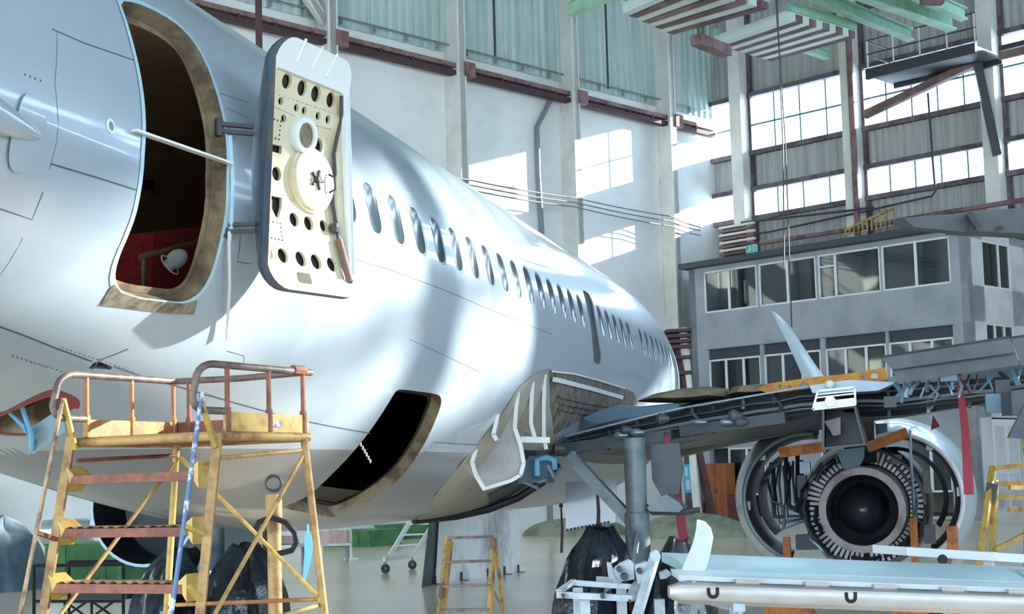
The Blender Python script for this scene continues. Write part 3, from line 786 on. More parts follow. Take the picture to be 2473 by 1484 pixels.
# steel maintenance platform between two window wall columns
b0 = onB(2085, 275, .8); PL = thing('steel_platform', 'dark steel platform with railing bracketed between two window wall columns', 'platform', HP(-1.5, 11, onB(2250, 215, 2).z))
fp = [onB(2150, 188, 1.2), onB(2300, 148, 1.2)]; zt = fp[0].z; nA_, nB_ = sn(fp[0])[1], sn(fp[1])[1]+1.9
mb = MB(); mb.hbox(-3.0, -.8, nA_, nB_, zt-.25, zt-.1); mb.build('deck', 'steel_dark', PL)
for s_ in (-3.0, -.9):
    mb = MB(); mb.hbox(s_-.08, s_+.08, nA_, nB_, zt-.4, zt); mb.build('edge_beam', 'steel_dark', PL)
for a, b, m_ in ((onB(2088,278,.9), HP(-1.2, nB_-.9, zt-.2), 'batten'), (onB(2408,375,.9), HP(-1.2, nB_-.9, zt-.1), 'steel_dark')):
    mb = MB(); mb.bar(a, b, .28, .3); mb.build('brace', m_, PL)
for k in range(5):
    n_ = nA_+.05+(nB_-nA_-.1)*k/4
    mb = MB(); mb.tube([HP(-2.95, n_, zt), HP(-2.95, n_, zt+1.15)], .035, 6); mb.build('railing_post', 'cream', PL)
for z_ in (zt+.6, zt+1.15):
    mb = MB(); mb.tube([HP(-1, nA_, z_), HP(-2.95, nA_, z_), HP(-2.95, nB_, z_)], .035, 6); mb.build('railing_bar', 'steel_dark', PL)
WK = thing('steel_walkway', 'dark steel walkway at the right edge in front of the windows', 'platform', HP(-1.5, 15, zt))
mb = MB(); mb.hbox(-1.8, -.6, nB_+.3, 18, zt-.15, zt+.05); mb.build('deck', 'steel_dark', WK)
mb = MB(); mb.hbox(-1.85, -1.75, nB_+.3, 18, zt-.5, zt-.2); mb.build('edge_beam', 'batten', WK)

# ------------------------------------------------------------------ office block inside the hangar
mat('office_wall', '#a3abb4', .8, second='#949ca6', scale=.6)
mat('office_side', '#d6d9de', .8, second='#c6cad1', scale=.6)  # lighter copy of the wall, the end face's brighter light put into colour
mat('office_fascia', '#8c949c', .7)
mat('office_trim', '#3c444e', .6)
mat('room', '#c9c2b4', .8)
mat('teal_sign', '#4fb3b0', .5)
mat('timber', '#a5603a', .55, second='#8c4c2e', scale=3, stretch=(1,1,.3))
mat('timber_dark', '#5c3430', .6)
glassmat('office_glass', '#9db6bc', .1)
SO = -5.0
def onO(x, y): return plane(x, y, DA, 48.965+SO)
nO = lambda x, y=700: sn(onO(x, y))[1]
N0, N1, N2 = nO(1665), nO(1698), nO(2340)
OFF = thing('office_block', 'grey three storey office block with ribbon windows inside the hangar', 'building', HP(-2.5, 8, 0))
ZW0, ZW1, ZR = 8.42, 10.12, 10.4; ZV0, ZV1, ZF_ = 4.9, 6.5, 7.0
UP_W = [(1700,1828),(1833,1972),(1977,2128),(2132,2298)]; LO_W = [(1711,1836),(1845,1982),(1994,2141),(2148,2305)]
mb = MB()
mb.hbox(SO, SO+.3, N0, N2, ZV1+.45, ZW0); mb.hbox(SO, SO+.3, N0, N2, ZW1, ZR-.1)
mb.hbox(SO, SO+.3, N0, N2, 2.9, ZV0)
for W_, z0, z1, y in ((UP_W, ZW0, ZW1, 700), (LO_W, ZV0, ZV1+.45, 870)):
    e = [N0]+[nO(x, y) for w in W_ for x in w]+[N2]
    for i in range(0, len(e), 2):
        if e[i+1]-e[i] > .02: mb.hbox(SO, SO+.3, e[i], e[i+1], z0, z1)
GW = [(1640,1668),(1712,1760),(1800,1850)]
for a, b in ((N0, N1), (nO(1668,1150), nO(1700,1150)), (nO(1850,1150), nO(1985,1150)), (nO(2140,1150), nO(2200,1150)), (nO(2300,1150), N2)): mb.hbox(SO, SO+.3, a, b, 0, 2.9)
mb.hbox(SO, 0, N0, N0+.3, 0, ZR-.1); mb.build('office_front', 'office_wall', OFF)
mb = MB(); mb.hbox(SO-.5, 0, N0-.15, N2+.1, ZR-.1, ZR+.12); mb.build('office_roof', 'office_trim', OFF)
mb = MB(); mb.hbox(SO-.06, SO+.02, nO(1705,842), nO(2305,780), ZV1+.42, ZF_-.05); mb.build('fascia_band', 'office_fascia', OFF)
mb = MB(); mb.hbox(SO+.1, SO+.28, nO(1705,860), nO(2305,790), ZV1, ZV1+.45); mb.build('fascia_recess', 'office_trim', OFF)
mb = MB(); mb.hbox(SO, -.05, N2-.3, N2, 0, 1.0); mb.hbox(SO, -.05, N2-.3, N2, 3.6, 5.2); mb.hbox(SO, -.05, N2-.3, N2, 7.0, 8.3); mb.hbox(SO, -.05, N2-.3, N2, 10.0, ZR-.1)
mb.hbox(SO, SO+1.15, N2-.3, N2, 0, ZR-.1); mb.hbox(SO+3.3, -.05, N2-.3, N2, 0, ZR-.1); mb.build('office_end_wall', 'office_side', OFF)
mb = MB()
for z in (.02, 2.9, 6.7, 10.15): mb.hbox(SO+.3, -.3, N0+.3, N2-.3, z, z+.12)
mb.hbox(-.6, -.4, N0, N2, 0, ZR-.2); mb.hbox(SO+.3, -.4, nO(1975), nO(1975)+.1, 3, 10); mb.hbox(SO+.3, -.4, nO(1840), nO(1840)+.1, 3, 10)
mb.build('office_rooms', 'room', OFF)
def owin(n0, n1, z0, z1, div, transom=None, s=None, side=False):
    f = (lambda d, n, z: HP(SO+d, n, z)) if not side else (lambda d, n, z: HP(n, N2-d, z))
    def bx(mb, d0, d1, a, b, c, e): mb.hexa([f(d0,a,c), f(d1,a,c), f(d1,b,c), f(d0,b,c)], [f(d0,a,e), f(d1,a,e), f(d1,b,e), f(d0,b,e)])
    mb = MB(); t = .07
    for a, b, c, e in ((n0, n1, z0, z0+t), (n0, n1, z1-t, z1), (n0, n0+t, z0, z1), (n1-t, n1, z0, z1)): bx(mb, .02, .12, a, b, c, e)
    for u in div: bx(mb, .02, .12, n0+(n1-n0)*u-.05, n0+(n1-n0)*u+.05, z0, z1)
    if transom: a, b = n0, n0+(n1-n0)*div[0]; bx(mb, .02, .12, a, b, z0+(z1-z0)*transom, z0+(z1-z0)*transom+.07)
    w = mb.build('window', 'frame_white', OFF)
    mb = MB(); bx(mb, .07, .08, n0+t, n1-t, z0+t, z1-t); mb.build('pane', 'office_glass', w)
for i, (a, b) in enumerate(UP_W): owin(nO(a), nO(b), ZW0, ZW1, [[.47], [.5], [.28], [.5]][i], .7 if i == 2 else None)
for a, b in LO_W: owin(nO(a, 870), nO(b, 870), ZV0, ZV1, [.33, .67])
owin(nO(1985,1150), nO(2140,1150), .9, 2.9, [.33, .67]); owin(nO(1760,1150), nO(1850,1150), 1.0, 2.9, [.5]); owin(nO(2200,1150), nO(2300,1150), 1.0, 2.9, [.5])
owin(SO+1.15, SO+3.3, 8.3, 10.0, [.6], side=True); owin(SO+1.15, SO+3.3, 5.2, 7.0, [.33, .67], side=True); od = MB(); od.hexa([HP(SO+1.2, N2-.1, .05), HP(SO+3.25, N2-.1, .05), HP(SO+3.25, N2-.02, .05), HP(SO+1.2, N2-.02, .05)], [HP(SO+1.2, N2-.1, 3.55), HP(SO+3.25, N2-.1, 3.55), HP(SO+3.25, N2-.02, 3.55), HP(SO+1.2, N2-.02, 3.55)]); od = od.build('door', 'frame_white', OFF, 'white double door standing in for a bright doorway in the office end wall')  # white panel colour stands in for the brightness of a lit doorway
for a_, b_ in ((1.35, 2.1), (2.35, 3.1)):
    for z0, z1 in ((.3, 1.6), (1.8, 3.3)):
        mb = MB(); mb.hexa([HP(SO+a_, N2-.03, z0), HP(SO+b_, N2-.03, z0), HP(SO+b_, N2, z0), HP(SO+a_, N2, z0)], [HP(SO+a_, N2-.03, z1), HP(SO+b_, N2-.03, z1), HP(SO+b_, N2, z1), HP(SO+a_, N2, z1)]); mb.build('door_panel', 'office_side', od)
mb = MB(); mb.hbox(SO-.02, SO+.05, nO(1625,1150), nO(1668,1150)+.02, 0, .02); mb.build('threshold', 'office_trim', OFF)
# exit sign with running figure, on the roof edge
sg = onO(1828, 612); n_ = sn(sg)[1]; z_ = ZR+.14
ES = thing('exit_sign', 'teal emergency exit sign standing on the office roof edge', 'sign', HP(SO-.3, n_, z_))
mb = MB(); mb.hbox(SO-.36, SO-.3, n_-.28, n_+.28, z_, z_+.34); mb.build('sign_plate', 'teal_sign', ES)
mb = MB(); 
def sp(a, b): return HP(SO-.375, n_+a, z_+b)
mb.bar(sp(-.05,.2), sp(-.1,.1), .02, .05); mb.bar(sp(-.1,.11), sp(-.02,.03), .02, .035); mb.bar(sp(-.1,.11), sp(-.2,.06), .02, .035); mb.bar(sp(-.05,.19), sp(.03,.14), .02, .03); mb.ball(sp(-.04,.25), .03, 8)
mb.bar(sp(.1,.03), sp(.1,.3), .02, .03); mb.bar(sp(.1,.3), sp(.22,.3), .02, .03); mb.bar(sp(.22,.3), sp(.22,.03), .02, .03)
mb.build('pictogram', 'white_enamel', ES)
# yellow slatted guard behind the roof edge
mat('yellow_old', '#b89a55', .6, second='#8d6b3c', scale=5)
a, b = onB(2042, 572, 2.5), onB(2160, 545, 2.5); YG = thing('slatted_guard', 'yellow slatted guard rail lying behind the office roof edge', 'railing', a)
for k in range(12):
    p = a.lerp(b, k/11); mb = MB(); mb.bar(p, p+V((0,0,.25+.45*k/11)), .1, .05); mb.build('slat', 'yellow_old', YG)
mb = MB(); mb.bar(a+V((0,0,.25)), b+V((0,0,.7)), .12, .1); mb.build('top_rail', 'yellow_old', YG)
# ------------------------------------------------------------------ wing root fairing frames, starboard wing
mat('fairing_primer', '#9c9b92', .55, second='#7b7266', scale=2.2, lo=.45, hi=.75, stretch=(1,.5,1))
mat('frame_plate', '#a7adb1', .5, second='#96999a', scale=2)
mat('frame_edge', '#dfe6ea', .4)
mat('structure', '#7b756b', .6, second='#4a453f', scale=6, lo=.4, hi=.62)
mat('wing_dark', '#252d35', .45, second='#1b2229', scale=3)
mat('wing_grey', '#47525c', .45, second='#38424b', scale=1.5)
mat('wing_beige', '#8f8b82', .55, second='#7b766d', scale=1.2)
mat('wing_metal', '#8a9cab', .42, metal=.4)
mat('bay_blue', '#4d7085', .45)
mat('cover_brown', '#8a7a66', .75, second='#75685a', scale=3)
mat('board_orange', '#cf8f2e', .6, second='#b0722a', scale=4)
mat('spoiler', '#4b555d', .5, second='#3f484f', scale=1.5)
mat('tube_steel', '#778b99', .35, metal=.6)
ACURVE = [(1003,1252),(1050,1195),(1110,1122),(1170,1050),(1220,985),(1250,938),(1285,907),(1318,892)]
TPL = hits(ACURVE+[(1340,893),(1345,1000),(1345,1090),(1335,1130),(1300,1170),(1250,1203),(1180,1231),(1100,1247),(1015,1257)])
patch(TPL, .008, .1).build('root_fairing', 'fairing_primer', AIR, 'weathered primer coloured wing root fairing')
pl = hits([(1322,894),(1360,897),(1420,912),(1500,935),(1528,948),(1538,972),(1530,990),(1480,1000),(1400,1015),(1335,1050),(1326,980)])
patch(pl, .012, .08).build('root_structure', 'structure', AIR, 'brown exposed structure above the wing root')
mb = MB(); seam(mb, hits([(1328,915),(1345,918),(1420,937),(1500,960)]), .05, .03); seam(mb, hits([(1326,896),(1380,902),(1440,918),(1505,938)]), .02, .03); mb.build('root_stringer', 'frame_edge', AIR)
for k in range(3):
    mb = MB(); seam(mb, hits([(1345,955+k*15),(1420,972+k*13),(1500,985+k*6)]), .035, .03); mb.build('root_stringer', 'structure', AIR)
def frame(edge, mat_='frame_plate', w=.03, low=None):
    y0, t0 = hit(*edge[0]); Y = y0
    out = [aty(x, y, Y) for x, y in edge]
    out[0] = fus(Y, t0)
    tl = atan2(out[-1].z-ZL, max(out[-1].x, .05)) if low is None else low
    inn = [fus(Y, t0+(tl-t0)*k/8, -.02) for k in range(9)]
    poly = out+inn[::-1]
    mb = MB(); mb.prism(poly, (0, .012, 0)); f = mb.build('fairing_frame', mat_, AIR)
    mb = MB(); 
    for i in range(len(out)-1): mb.bar(out[i]+V((0,-.012,0)), out[i+1]+V((0,-.012,0)), .035, w, (0,1,0))
    mb.build('frame_flange', 'frame_edge', f)
frame([(1316,905),(1314,980),(1314,1052),(1320,1086)], 'fairing_primer')
frame([(1287,923),(1284,980),(1283,1025),(1292,1056)], 'fairing_primer')
frame([(1252,948),(1247,990),(1244,1035),(1258,1075),(1266,1120),(1258,1148),(1237,1161),(1172,1181)])
frame([(1203,1000),(1197,1030),(1192,1050),(1201,1064)], 'fairing_primer', .03)
frame([(1150,1085),(1141,1118),(1150,1148),(1172,1184)], 'fairing_primer', .03)
y4 = hit(1316,905)[0]
mb = MB(); mb.bar(aty(1252,1062,y4-.4), aty(1322,1064,y4), .07, .06); mb.build('fairing_crossbar', 'frame_edge', AIR)
# dark skin patch painted for the shaded wheel bay behind the frames
pl = hits([(1180,1228),(1250,1200),(1300,1168),(1338,1125),(1338,1088),(1262,1085),(1262,1130),(1235,1165),(1178,1190)])
patch(pl, .02, .1).build('wheel_bay_dark', 'wing_dark', AIR)
mb = MB(); mb.tube([aty(1000,1258,8), aty(1100,1248,8.6), aty(1180,1231,9), aty(1250,1204,9.2), aty(1310,1166,9.3), aty(1348,1120,9.3)], .045, 8); mb.build('keel_edge', 'wing_dark', AIR)
b = aty(1295,1135,8.2); mb = MB(); mb.box(b, (.34,.3,.3)); mb.build('bay_unit', 'bay_blue', AIR)
mb = MB(); mb.tube([aty(1297,1150,8), aty(1297,1112,8), aty(1320,1106,8), aty(1338,1112,8), aty(1340,1135,8)], .035, 8); mb.build('bay_duct', 'blue_glove', AIR)
for a_, b_ in (((1322,1125),(1338,1155)), ((1358,1128),(1338,1158)), ((1300,1165),(1320,1158)), ((1265,1165),(1300,1180))):
    mb = MB(); mb.tube([aty(*a_, 7.9), aty(*b_, 7.9)], .02, 6); mb.build('bay_link', 'tube_steel', AIR)

# wing box: rear edge follows the photo, leading edge far behind it
def lerp_tab(tab, x):
    if x <= tab[0][0]: i = 0
    elif x >= tab[-1][0]: i = len(tab)-2
    else: i = max(k for k in range(len(tab)-1) if tab[k][0] <= x)
    a, b = tab[i], tab[i+1]; u = (x-a[0])/(b[0]-a[0]); return [p+(q-p)*u for p, q in zip(a, b)]
#      X     Yrear  ztop  zbot  Yle   zle
WT = [(1.45, 9.0, 2.35, 2.14, 14.8, 2.10), (3.0, 8.9, 2.655, 2.31, 14.4, 2.32), (4.5, 8.6, 2.83, 2.47, 13.7, 2.50), (5.4, 8.1, 2.80, 2.43, 12.8, 2.62), (6.7, 7.4, 2.80, 2.55, 11.6, 2.78), (9, 6.3, 3.0, 2.8, 10.1, 3.0), (12, 5.0, 3.3, 3.15, 8.6, 3.3)]
Xs = [1.3+.35*i for i in range(31)]
top, bot, rear_t, rear_b = [], [], [], []
for X in Xs:
    _, yr, zt_, zb, yl, zl = lerp_tab(WT, X); ys = yr+.45; th_ = .30 if X < 5 else .22
    T = []; B = []
    for k in range(9):
        u = k/8; y = ys+(yl-ys)*u
        T.append(V((X, y, (zt_-.02)*(1-u)+zl*u+.13*u+th_*sin(pi*min(1, u*1.02))**.9)))
        B.append(V((X, y, (zb+.03)*(1-u)+(zl+.0)*u-.04*sin(pi*u))))
    ring = B+[V((X, yl+.12, zl+.07))]+T[::-1]; top.append(ring)
mb = MB(); n = len(top[0]); mb.sheet([r+[r[0]] for r in top]); mb.build('wing_box', 'wing_grey', AIR, 'grey wing box with its rear spar exposed')
def wr(X, f=0, up=True):
    _, yr, zt_, zb, yl, zl = lerp_tab(WT, X); return V((X, yr+f, zt_ if up else zb))
mb = MB(); mb.sheet([[wr(X, 0), wr(X, .5)+V((0,0,.03))] for X in Xs if 1.4 < X < 5.6], False, .02, (0,0,-1)); mb.build('upper_edge_panel', 'wing_metal', AIR, 'bright metal trailing edge of the upper wing skin')
mb = MB(); mb.sheet([[wr(X, .44)+V((0,0,-.01)), wr(X, .44, False)+V((0,0,.02))] for X in Xs]); mb.build('rear_spar', 'wing_dark', AIR)
for X0, X1, f in ((1.45, 2.9, .02), (3.0, 4.2, .1)):
    mb = MB(); mb.bar(wr(X0, f, False)+V((0,0,.08)), wr(X1, f, False)+V((0,0,.05)), .12, .12); mb.build('flap_beam', 'wing_grey', AIR)
for i, X in enumerate((1.7, 2.1, 2.45, 2.75, 3.1, 3.35, 3.7, 4.05, 4.9, 5.3, 5.7, 6.1, 6.5, 6.9)):
    mb = MB(); a = wr(X, .4); b = wr(X, .35, False); mb.bar(a, b, .035, .06, (0,1,0)); 
    if i % 3 == 1: mb.tube([a+V((.02,-.2,-.06)), a+V((.1,-.25,-.15)), b+V((.02,-.1,.05))], .022, 6)
    mb.build('spar_rib', 'wing_grey' if i % 2 else 'tube_steel', AIR)
random.seed(3)
for k in range(5):
    pts = []; off = .2+.05*k
    for X in [1.6+.25*i for i in range(22)]:
        p = wr(X, .3-.03*k).lerp(wr(X, .3-.03*k, False), .25+.13*k); pts.append(p+V((0, random.uniform(-.02,.02), random.uniform(-.012,.012))))
    mb = MB(); mb.tube(pts, .012+.004*(k % 3), 6); mb.build('hydraulic_line', ['tube_steel', 'wing_dark', 'steel_grey'][k % 3], AIR)
for x, y, r in ((1512,1040,.06), (1540,1045,.05), (1600,1012,.07), (1775,1005,.08), (1788,1020,.06), (1755,1020,.05), (1690,1020,.04), (1350,1085,.08), (1500,1052,.05)):
    p = aty(x, y, 8.75); mb = MB(); mb.lathe(p, (RT-FW*.3), [(-.07, 0), (-.07, r*.6), (-.03, r), (.04, r*.7), (.08, r*.35), (.08, 0)], 10); mb.build('flap_actuator', 'tube_steel' if r < .06 else 'wing_grey', AIR)
for q, m_ in (([(1435,1098),(1505,1080),(1760,1030),(1960,985),(1960,1003),(1760,1050),(1505,1102)], 'wing_beige'), ([(1620,1092),(1760,1062),(1960,1018),(1960,1038),(1769,1074),(1615,1110)], 'wing_beige')):
    P = [aty(x, y, 10.4 if y0 else 12.4) for (x, y) in q for y0 in ((m_ == 'wing_beige' and q[0][0] == 1435),)]
    mb = MB(); mb.prism(P, (0, .25, -.005)); mb.build('lower_skin_panel', m_, AIR)
# root fillet sheets
P = [aty(x, y, 9.6) for x, y in ((1405,1012),(1440,995),(1490,980),(1540,985),(1640,975),(1640,990),(1540,1005),(1440,1022))]
mb = MB(); mb.prism(P, (0, .2, .02)); mb.build('root_fillet', 'bay_blue', AIR)
# bright wedge towards the end of the inboard section
P = [aty(x, y, 8.0) for x, y in ((1955,932),(2050,918),(2166,924),(2120,944),(2060,948),(1962,950))]
mb = MB(); mb.prism(P, (0, .5, .0)); mb.build('flap_end_wedge', 'wing_metal', AIR)
# flap track housing
FT = 7.7
P0 = [aty(x, y, FT) for x, y in ((1985,985),(2066,978),(2092,1076),(1985,1088))]; Pb = [p+V((0,.9,.05)) for p in P0]
mb = MB(); mb.add(P0+Pb, [(0,1,5,4), (1,2,6,5), (2,3,7,6), (3,0,4,7), (4,5,6,7)]); 
c = sum(P0, V())/4
for i in range(4):
    a, b = P0[i], P0[(i+1) % 4]; ia, ib = a.lerp(c, .13), b.lerp(c, .13); mb.hexa([a, b, ib, ia], [p+V((0,.04,0)) for p in (a, b, ib, ia)])
tb = mb.build('flap_track_housing', 'wing_dark', AIR, 'dark open box under the wing')
P = [aty(x, y, FT+.3) for x, y in ((1990,1018),(2030,1008),(2030,1050),(2012,1054),(2004,1040))]
mb = MB(); mb.prism(P, (0, .1, 0)); mb.build('track_fitting', 'wing_beige', tb)
P = [aty(x, y, FT-.05) for x, y in ((1975,945),(2064,936),(2066,978),(1963,990))]
mb = MB(); 
for i in range(4): mb.bar(P[i], P[(i+1) % 4], .022, .022)
for u in (.2, .36): mb.bar(P[0].lerp(P[3], u), P[1].lerp(P[2], u), .015, .015)
mb.bar(P[0].lerp(P[3], .8), P[1].lerp(P[2], .8), .03, .07); mb.build('track_bracket', 'frame_edge', AIR, 'white bracket frame on the wing trailing edge')
mb = MB(); a = aty(2005,970,FT-.12); mb.lathe(a, (0,1,0), [(0, 0), (0, .055), (.2, .055)], 16); b = aty(2003,930,FT+.1); mb.ball(b, .05, 10); mb.build('track_roller', 'white_enamel', AIR)
# raised spoilers and the mechanism under them
for q, lb in (([(2130,866),(2438,818),(2452,852),(2155,893)], 'dark raised spoiler panel'), ([(2155,893),(2452,852),(2462,882),(2168,926)], None), ([(2441,820),(2560,802),(2560,862),(2468,884)], None)):
    P = [aty(x, y, 7.2+(.12 if lb is None else 0)) for x, y in q]; mb = MB(); mb.hexa(P, [p+V((0,.06,.03)) for p in P]); mb.build('spoiler', 'spoiler' if lb else 'wing_grey', AIR, lb)
random.seed(5)
for k in range(16):
    x = 2160+k*20+random.uniform(-8, 8); y = 950-(x-2160)*.11; a = aty(x, y-22, 7.5); b = aty(x+random.uniform(-25,25), y+random.uniform(6,28), 7.4)
    mb = MB(); mb.tube([a, a.lerp(b, .5)+V((random.uniform(-.05,.05), -.05, 0)), b], random.choice((.012, .02, .03)), 6); mb.build('spoiler_linkage', random.choice(('tube_steel', 'wing_dark', 'bay_blue')), AIR)
for x, y, w in ((2290,905,.16), (2405,975,.2), (2420,935,.14), (2150,972,.12)):
    mb = MB(); mb.box(aty(x, y, 7.45), (w, .2, w*.9)); mb.build('actuator_body', 'wing_dark' if w < .15 else 'bay_blue', AIR)
# covers and board lying on the wing
def lump(name, m_, pts, dep, lab, cat):
    mb = MB(); P = [aty(x, y, dep) for x, y in pts]; n = len(P); c = sum(P, V())/n
    rows = []
    for u, s in ((0, .55), (.18, .95), (.4, 1.0), (.75, .9), (.95, .5)):
        rows.append([c+(p-c)*s+V((0, u-.5, 0)) for p in P]); rows[-1].append(rows[-1][0])
    mb.sheet(rows); mb.add(rows[0][:-1], [tuple(range(n))]); mb.add(rows[-1][:-1], [tuple(range(n))]); return tag(mb.build(name, m_), lab, cat)
lump('wing_cover', 'cover_brown', [(1545,972),(1585,955),(1650,942),(1720,936),(1762,941),(1765,962),(1700,970),(1620,974)], 10.2, 'brown padded mat lying on the wing next to the fuselage', 'mat')
lump('wing_cover', 'cover_brown', [(1758,958),(1775,938),(1840,930),(1880,934),(1882,952),(1830,958)], 9.9, 'smaller brown mat on the wing against the orange board', 'mat')
def holed(outline, holes, dep, thick):
    ps = outline; edges = []; pts = [V(p) for p in ps]; n = len(pts); edges = [(i, (i+1) % n) for i in range(n)]
    for h in holes: o = len(pts); pts += [V(p) for p in h]; edges += [(o+i, o+(i+1) % len(h)) for i in range(len(h))]
    r = delaunay_2d_cdt(pts, edges, [], 0, 1e-4); keep = []
    for f in r[2]:
        cx = sum(r[0][i].x for i in f)/len(f); cy = sum(r[0][i].y for i in f)/len(f)
        if inside(cx, cy, ps) and not any(inside(cx, cy, h) for h in holes): keep.append(tuple(f))
    vs = [aty(p.x, p.y, dep) for p in r[0]]; n = len(vs); mb = MB(); mb.add(vs+[v+V((0,thick,0)) for v in vs], keep+[tuple(n+i for i in reversed(f)) for f in keep])
    for lp in [ps]+list(holes):
        a = [aty(x, y, dep) for x, y in lp]; k = len(a); mb.add(a+[v+V((0,thick,0)) for v in a], [(i, (i+1) % k, (i+1) % k+k, i+k) for i in range(k)])
    return mb
def arch(x, y, r): return [(x+r*cos(a), y+r*sin(a)) for a in [2*pi*k/14 for k in range(14)]]
mb = holed([(1830,942),(1850,928),(1960,912),(2050,903),(2138,888),(2144,918),(2060,931),(1980,941),(1900,951),(1858,951)], [arch(1884,935,5), arch(1907,936,6), arch(1941,934,11), arch(2004,930,9), arch(2045,924,8), arch(2112,910,9), arch(2085,912,7)], 9.2, .05)
tag(mb.build('drilled_board', 'board_orange'), 'orange board with round cut outs standing along the wing trailing edge', 'board')

# ------------------------------------------------------------------ starboard engine with its cowls swung open
EC = at(2088, 1226, 20.0)
ENG = bpy.data.objects.new('engine', None); COL.objects.link(ENG); ENG.parent = AIR; ORIG['engine'] = EC.copy(); ENG.location = EC-ORIG[AIR.name]; ENG['label'] = 'jet engine with opened cowls'
mat('engine_dark', '#2b3138', .45, second='#20262c', scale=4)
mat('engine_steel', '#5b646d', .35, metal=.7, second='#474f57', scale=3)
mat('nozzle', '#6b6864', .45, metal=.6, second='#4f4b48', scale=3)
mat('vane', '#f2f6f7', .5)
mat('cowl_blue', '#9db9cb', .3)
mat('cowl_white', '#b9cedb', .25, coat=.4)
mat('orange_steel', '#c47a35', .6, second='#9a5a2c', scale=5)
mat('streamer_red', '#8c2b3f', .7)
mb = MB(); mb.lathe(EC-V((0,1.45,0)), (0,1,0), [(1.9, .60), (1.3, .585), (.5, .555), (0, .54), (0, .45), (.6, .43), (1.1, .42)], 48); mb.build('core_nozzle', 'nozzle', ENG)
mb = MB(); mb.lathe(EC-V((0,1.45,0)), (0,1,0), [(.95, .44), (.9, .34), (.55, .29), (.3, .19), (.12, .06), (.08, 0)], 40); mb.build('exhaust_plug', 'engine_steel', ENG)
mb = MB()
for k in range(64):
    a = 2*pi*k/64
    if abs(a-1.5*pi) < .05: continue
    d = V((cos(a), 0, sin(a))); t = V((-sin(a), 0, cos(a))); p = EC+V((0,-.05,0))+d*.69
    mb.box(p, (.17, .03, .042), (d, V((0,1,0)), t))
mb.build('guide_vanes', 'vane', ENG, 'ring of pale guide vanes')
mb = MB(); mb.lathe(EC, (0,1,0), [(-.12, .775), (-.12, .82), (.5, .87), (1.6, .95), (1.6, .86), (.3, .79), (-.12, .775)], 48); mb.build('fan_case', 'engine_dark', ENG)
mb = MB(); mb.lathe(EC+V((0,.35,0)), (0,1,0), [(0, .86), (.0, 0)], 40); mb.build('fan_backing', 'engine_dark', ENG)
def arcrow(r, y, side, tr, n=26, a0=8, a1=172):
    o = []
    for k in range(n+1):
        a = radians(a0+(a1-a0)*k/n); o.append(tr(V((EC.x+side*r*sin(a), EC.y+y, EC.z+r*cos(a)))))
    return o
for side, phi, lab, nm in ((-1, -radians(14), 'left cowl half swung open', 'cowl_half'), (1, radians(25), 'right cowl half swung open', 'cowl_half')):
    hz = EC.z+.98; hx = EC.x
    def tr(P, phi=phi, side=side):
        P = P+V((-.50 if side < 0 else .0, 0, 0 if side < 0 else .02)); d = V((P.x-hx, 0, P.z-hz)); c_, s_ = cos(phi), sin(phi); return V((hx+d.x*c_-d.z*s_, P.y, hz+d.x*s_+d.z*c_))
    mb = MB(); mb.sheet([arcrow(r, y, side, tr) for y, r in ((-.35, .90), (.1, 1.0), (.7, 1.10), (1.2, 1.13))])
    o = mb.build(nm, 'cowl_white', ENG, lab)
    mb = MB(); mb.sheet([arcrow(r, y, side, tr) for y, r in ((-.35, .895), (-.34, .84), (.2, .82), (.9, .82), (1.2, .9), (1.2, 1.1))]); mb.build('cowl_lining', 'engine_dark', o)
    mb = MB(); mb.tube(arcrow(.87, -.37, side, tr), .03, 8); mb.build('cowl_seal', 'frame_edge' if side > 0 else 'wing_metal', o)
    mb = MB(); mb.sheet([arcrow(r, y, side, tr, 26, 20, 150) for y, r in ((-.1, .70), (.3, .66), (.9, .66))]); mb.build('inner_barrel', 'engine_steel', o)
    for k in range(2):
        a = radians(60+50*k); P = tr(V((EC.x+side*.85*sin(a), EC.y-.2, EC.z+.85*cos(a)))); mb = MB(); mb.box(P, (.09,.09,.12)); mb.build('cowl_latch', 'frame_edge', o)
# pylon and fittings above the core
P = [aty(x, y, EC.y-1.0) for x, y in ((2020,1088),(2088,1080),(2086,1105),(2072,1135),(2048,1146),(2034,1128))]
mb = MB(); mb.prism(P, (0, 1.2, .0)); mb.build('pylon_fairing', 'bay_blue', ENG)
mb = MB(); mb.hexa([V((EC.x-.2, EC.y-.4, EC.z+.6)), V((EC.x+.2, EC.y-.4, EC.z+.6)), V((EC.x+.2, EC.y+2.4, EC.z+.8)), V((EC.x-.2, EC.y+2.4, EC.z+.8))], [V((EC.x-.2, EC.y-1.8, 2.5)), V((EC.x+.2, EC.y-1.8, 2.5)), V((EC.x+.2, EC.y+1.5, 2.55)), V((EC.x-.2, EC.y+1.5, 2.55))]); mb.build('pylon', 'wing_grey', ENG)
for p, q in (((1882,1094),(1990,1080)), ((2094,1082),(2192,1045))):
    mb = MB(); mb.bar(aty(*p, 11.2), aty(*q, 11.2), .08, .13); mb.build('hold_open_bar', 'orange_steel', ENG, 'orange hold open bar')
random.seed(12)
for k in range(14):                        # pipework standing between the core and the opened left cowl
    x = 1862+k*6; a = aty(x+random.uniform(-3,3), 1120+random.uniform(-25,10), EC.y+.5); b = aty(x+random.uniform(-8,8), 1240+random.uniform(-40,40), EC.y+.3)
    mb = MB(); mb.tube([a, a.lerp(b, .4)+V((random.uniform(-.06,.06), 0, 0)), b, aty(1960, 1250, EC.y+.4)], random.choice((.012, .02, .03)), 6); mb.build('engine_pipe', random.choice(('tube_steel', 'engine_steel', 'engine_dark')), ENG)
random.seed(11)
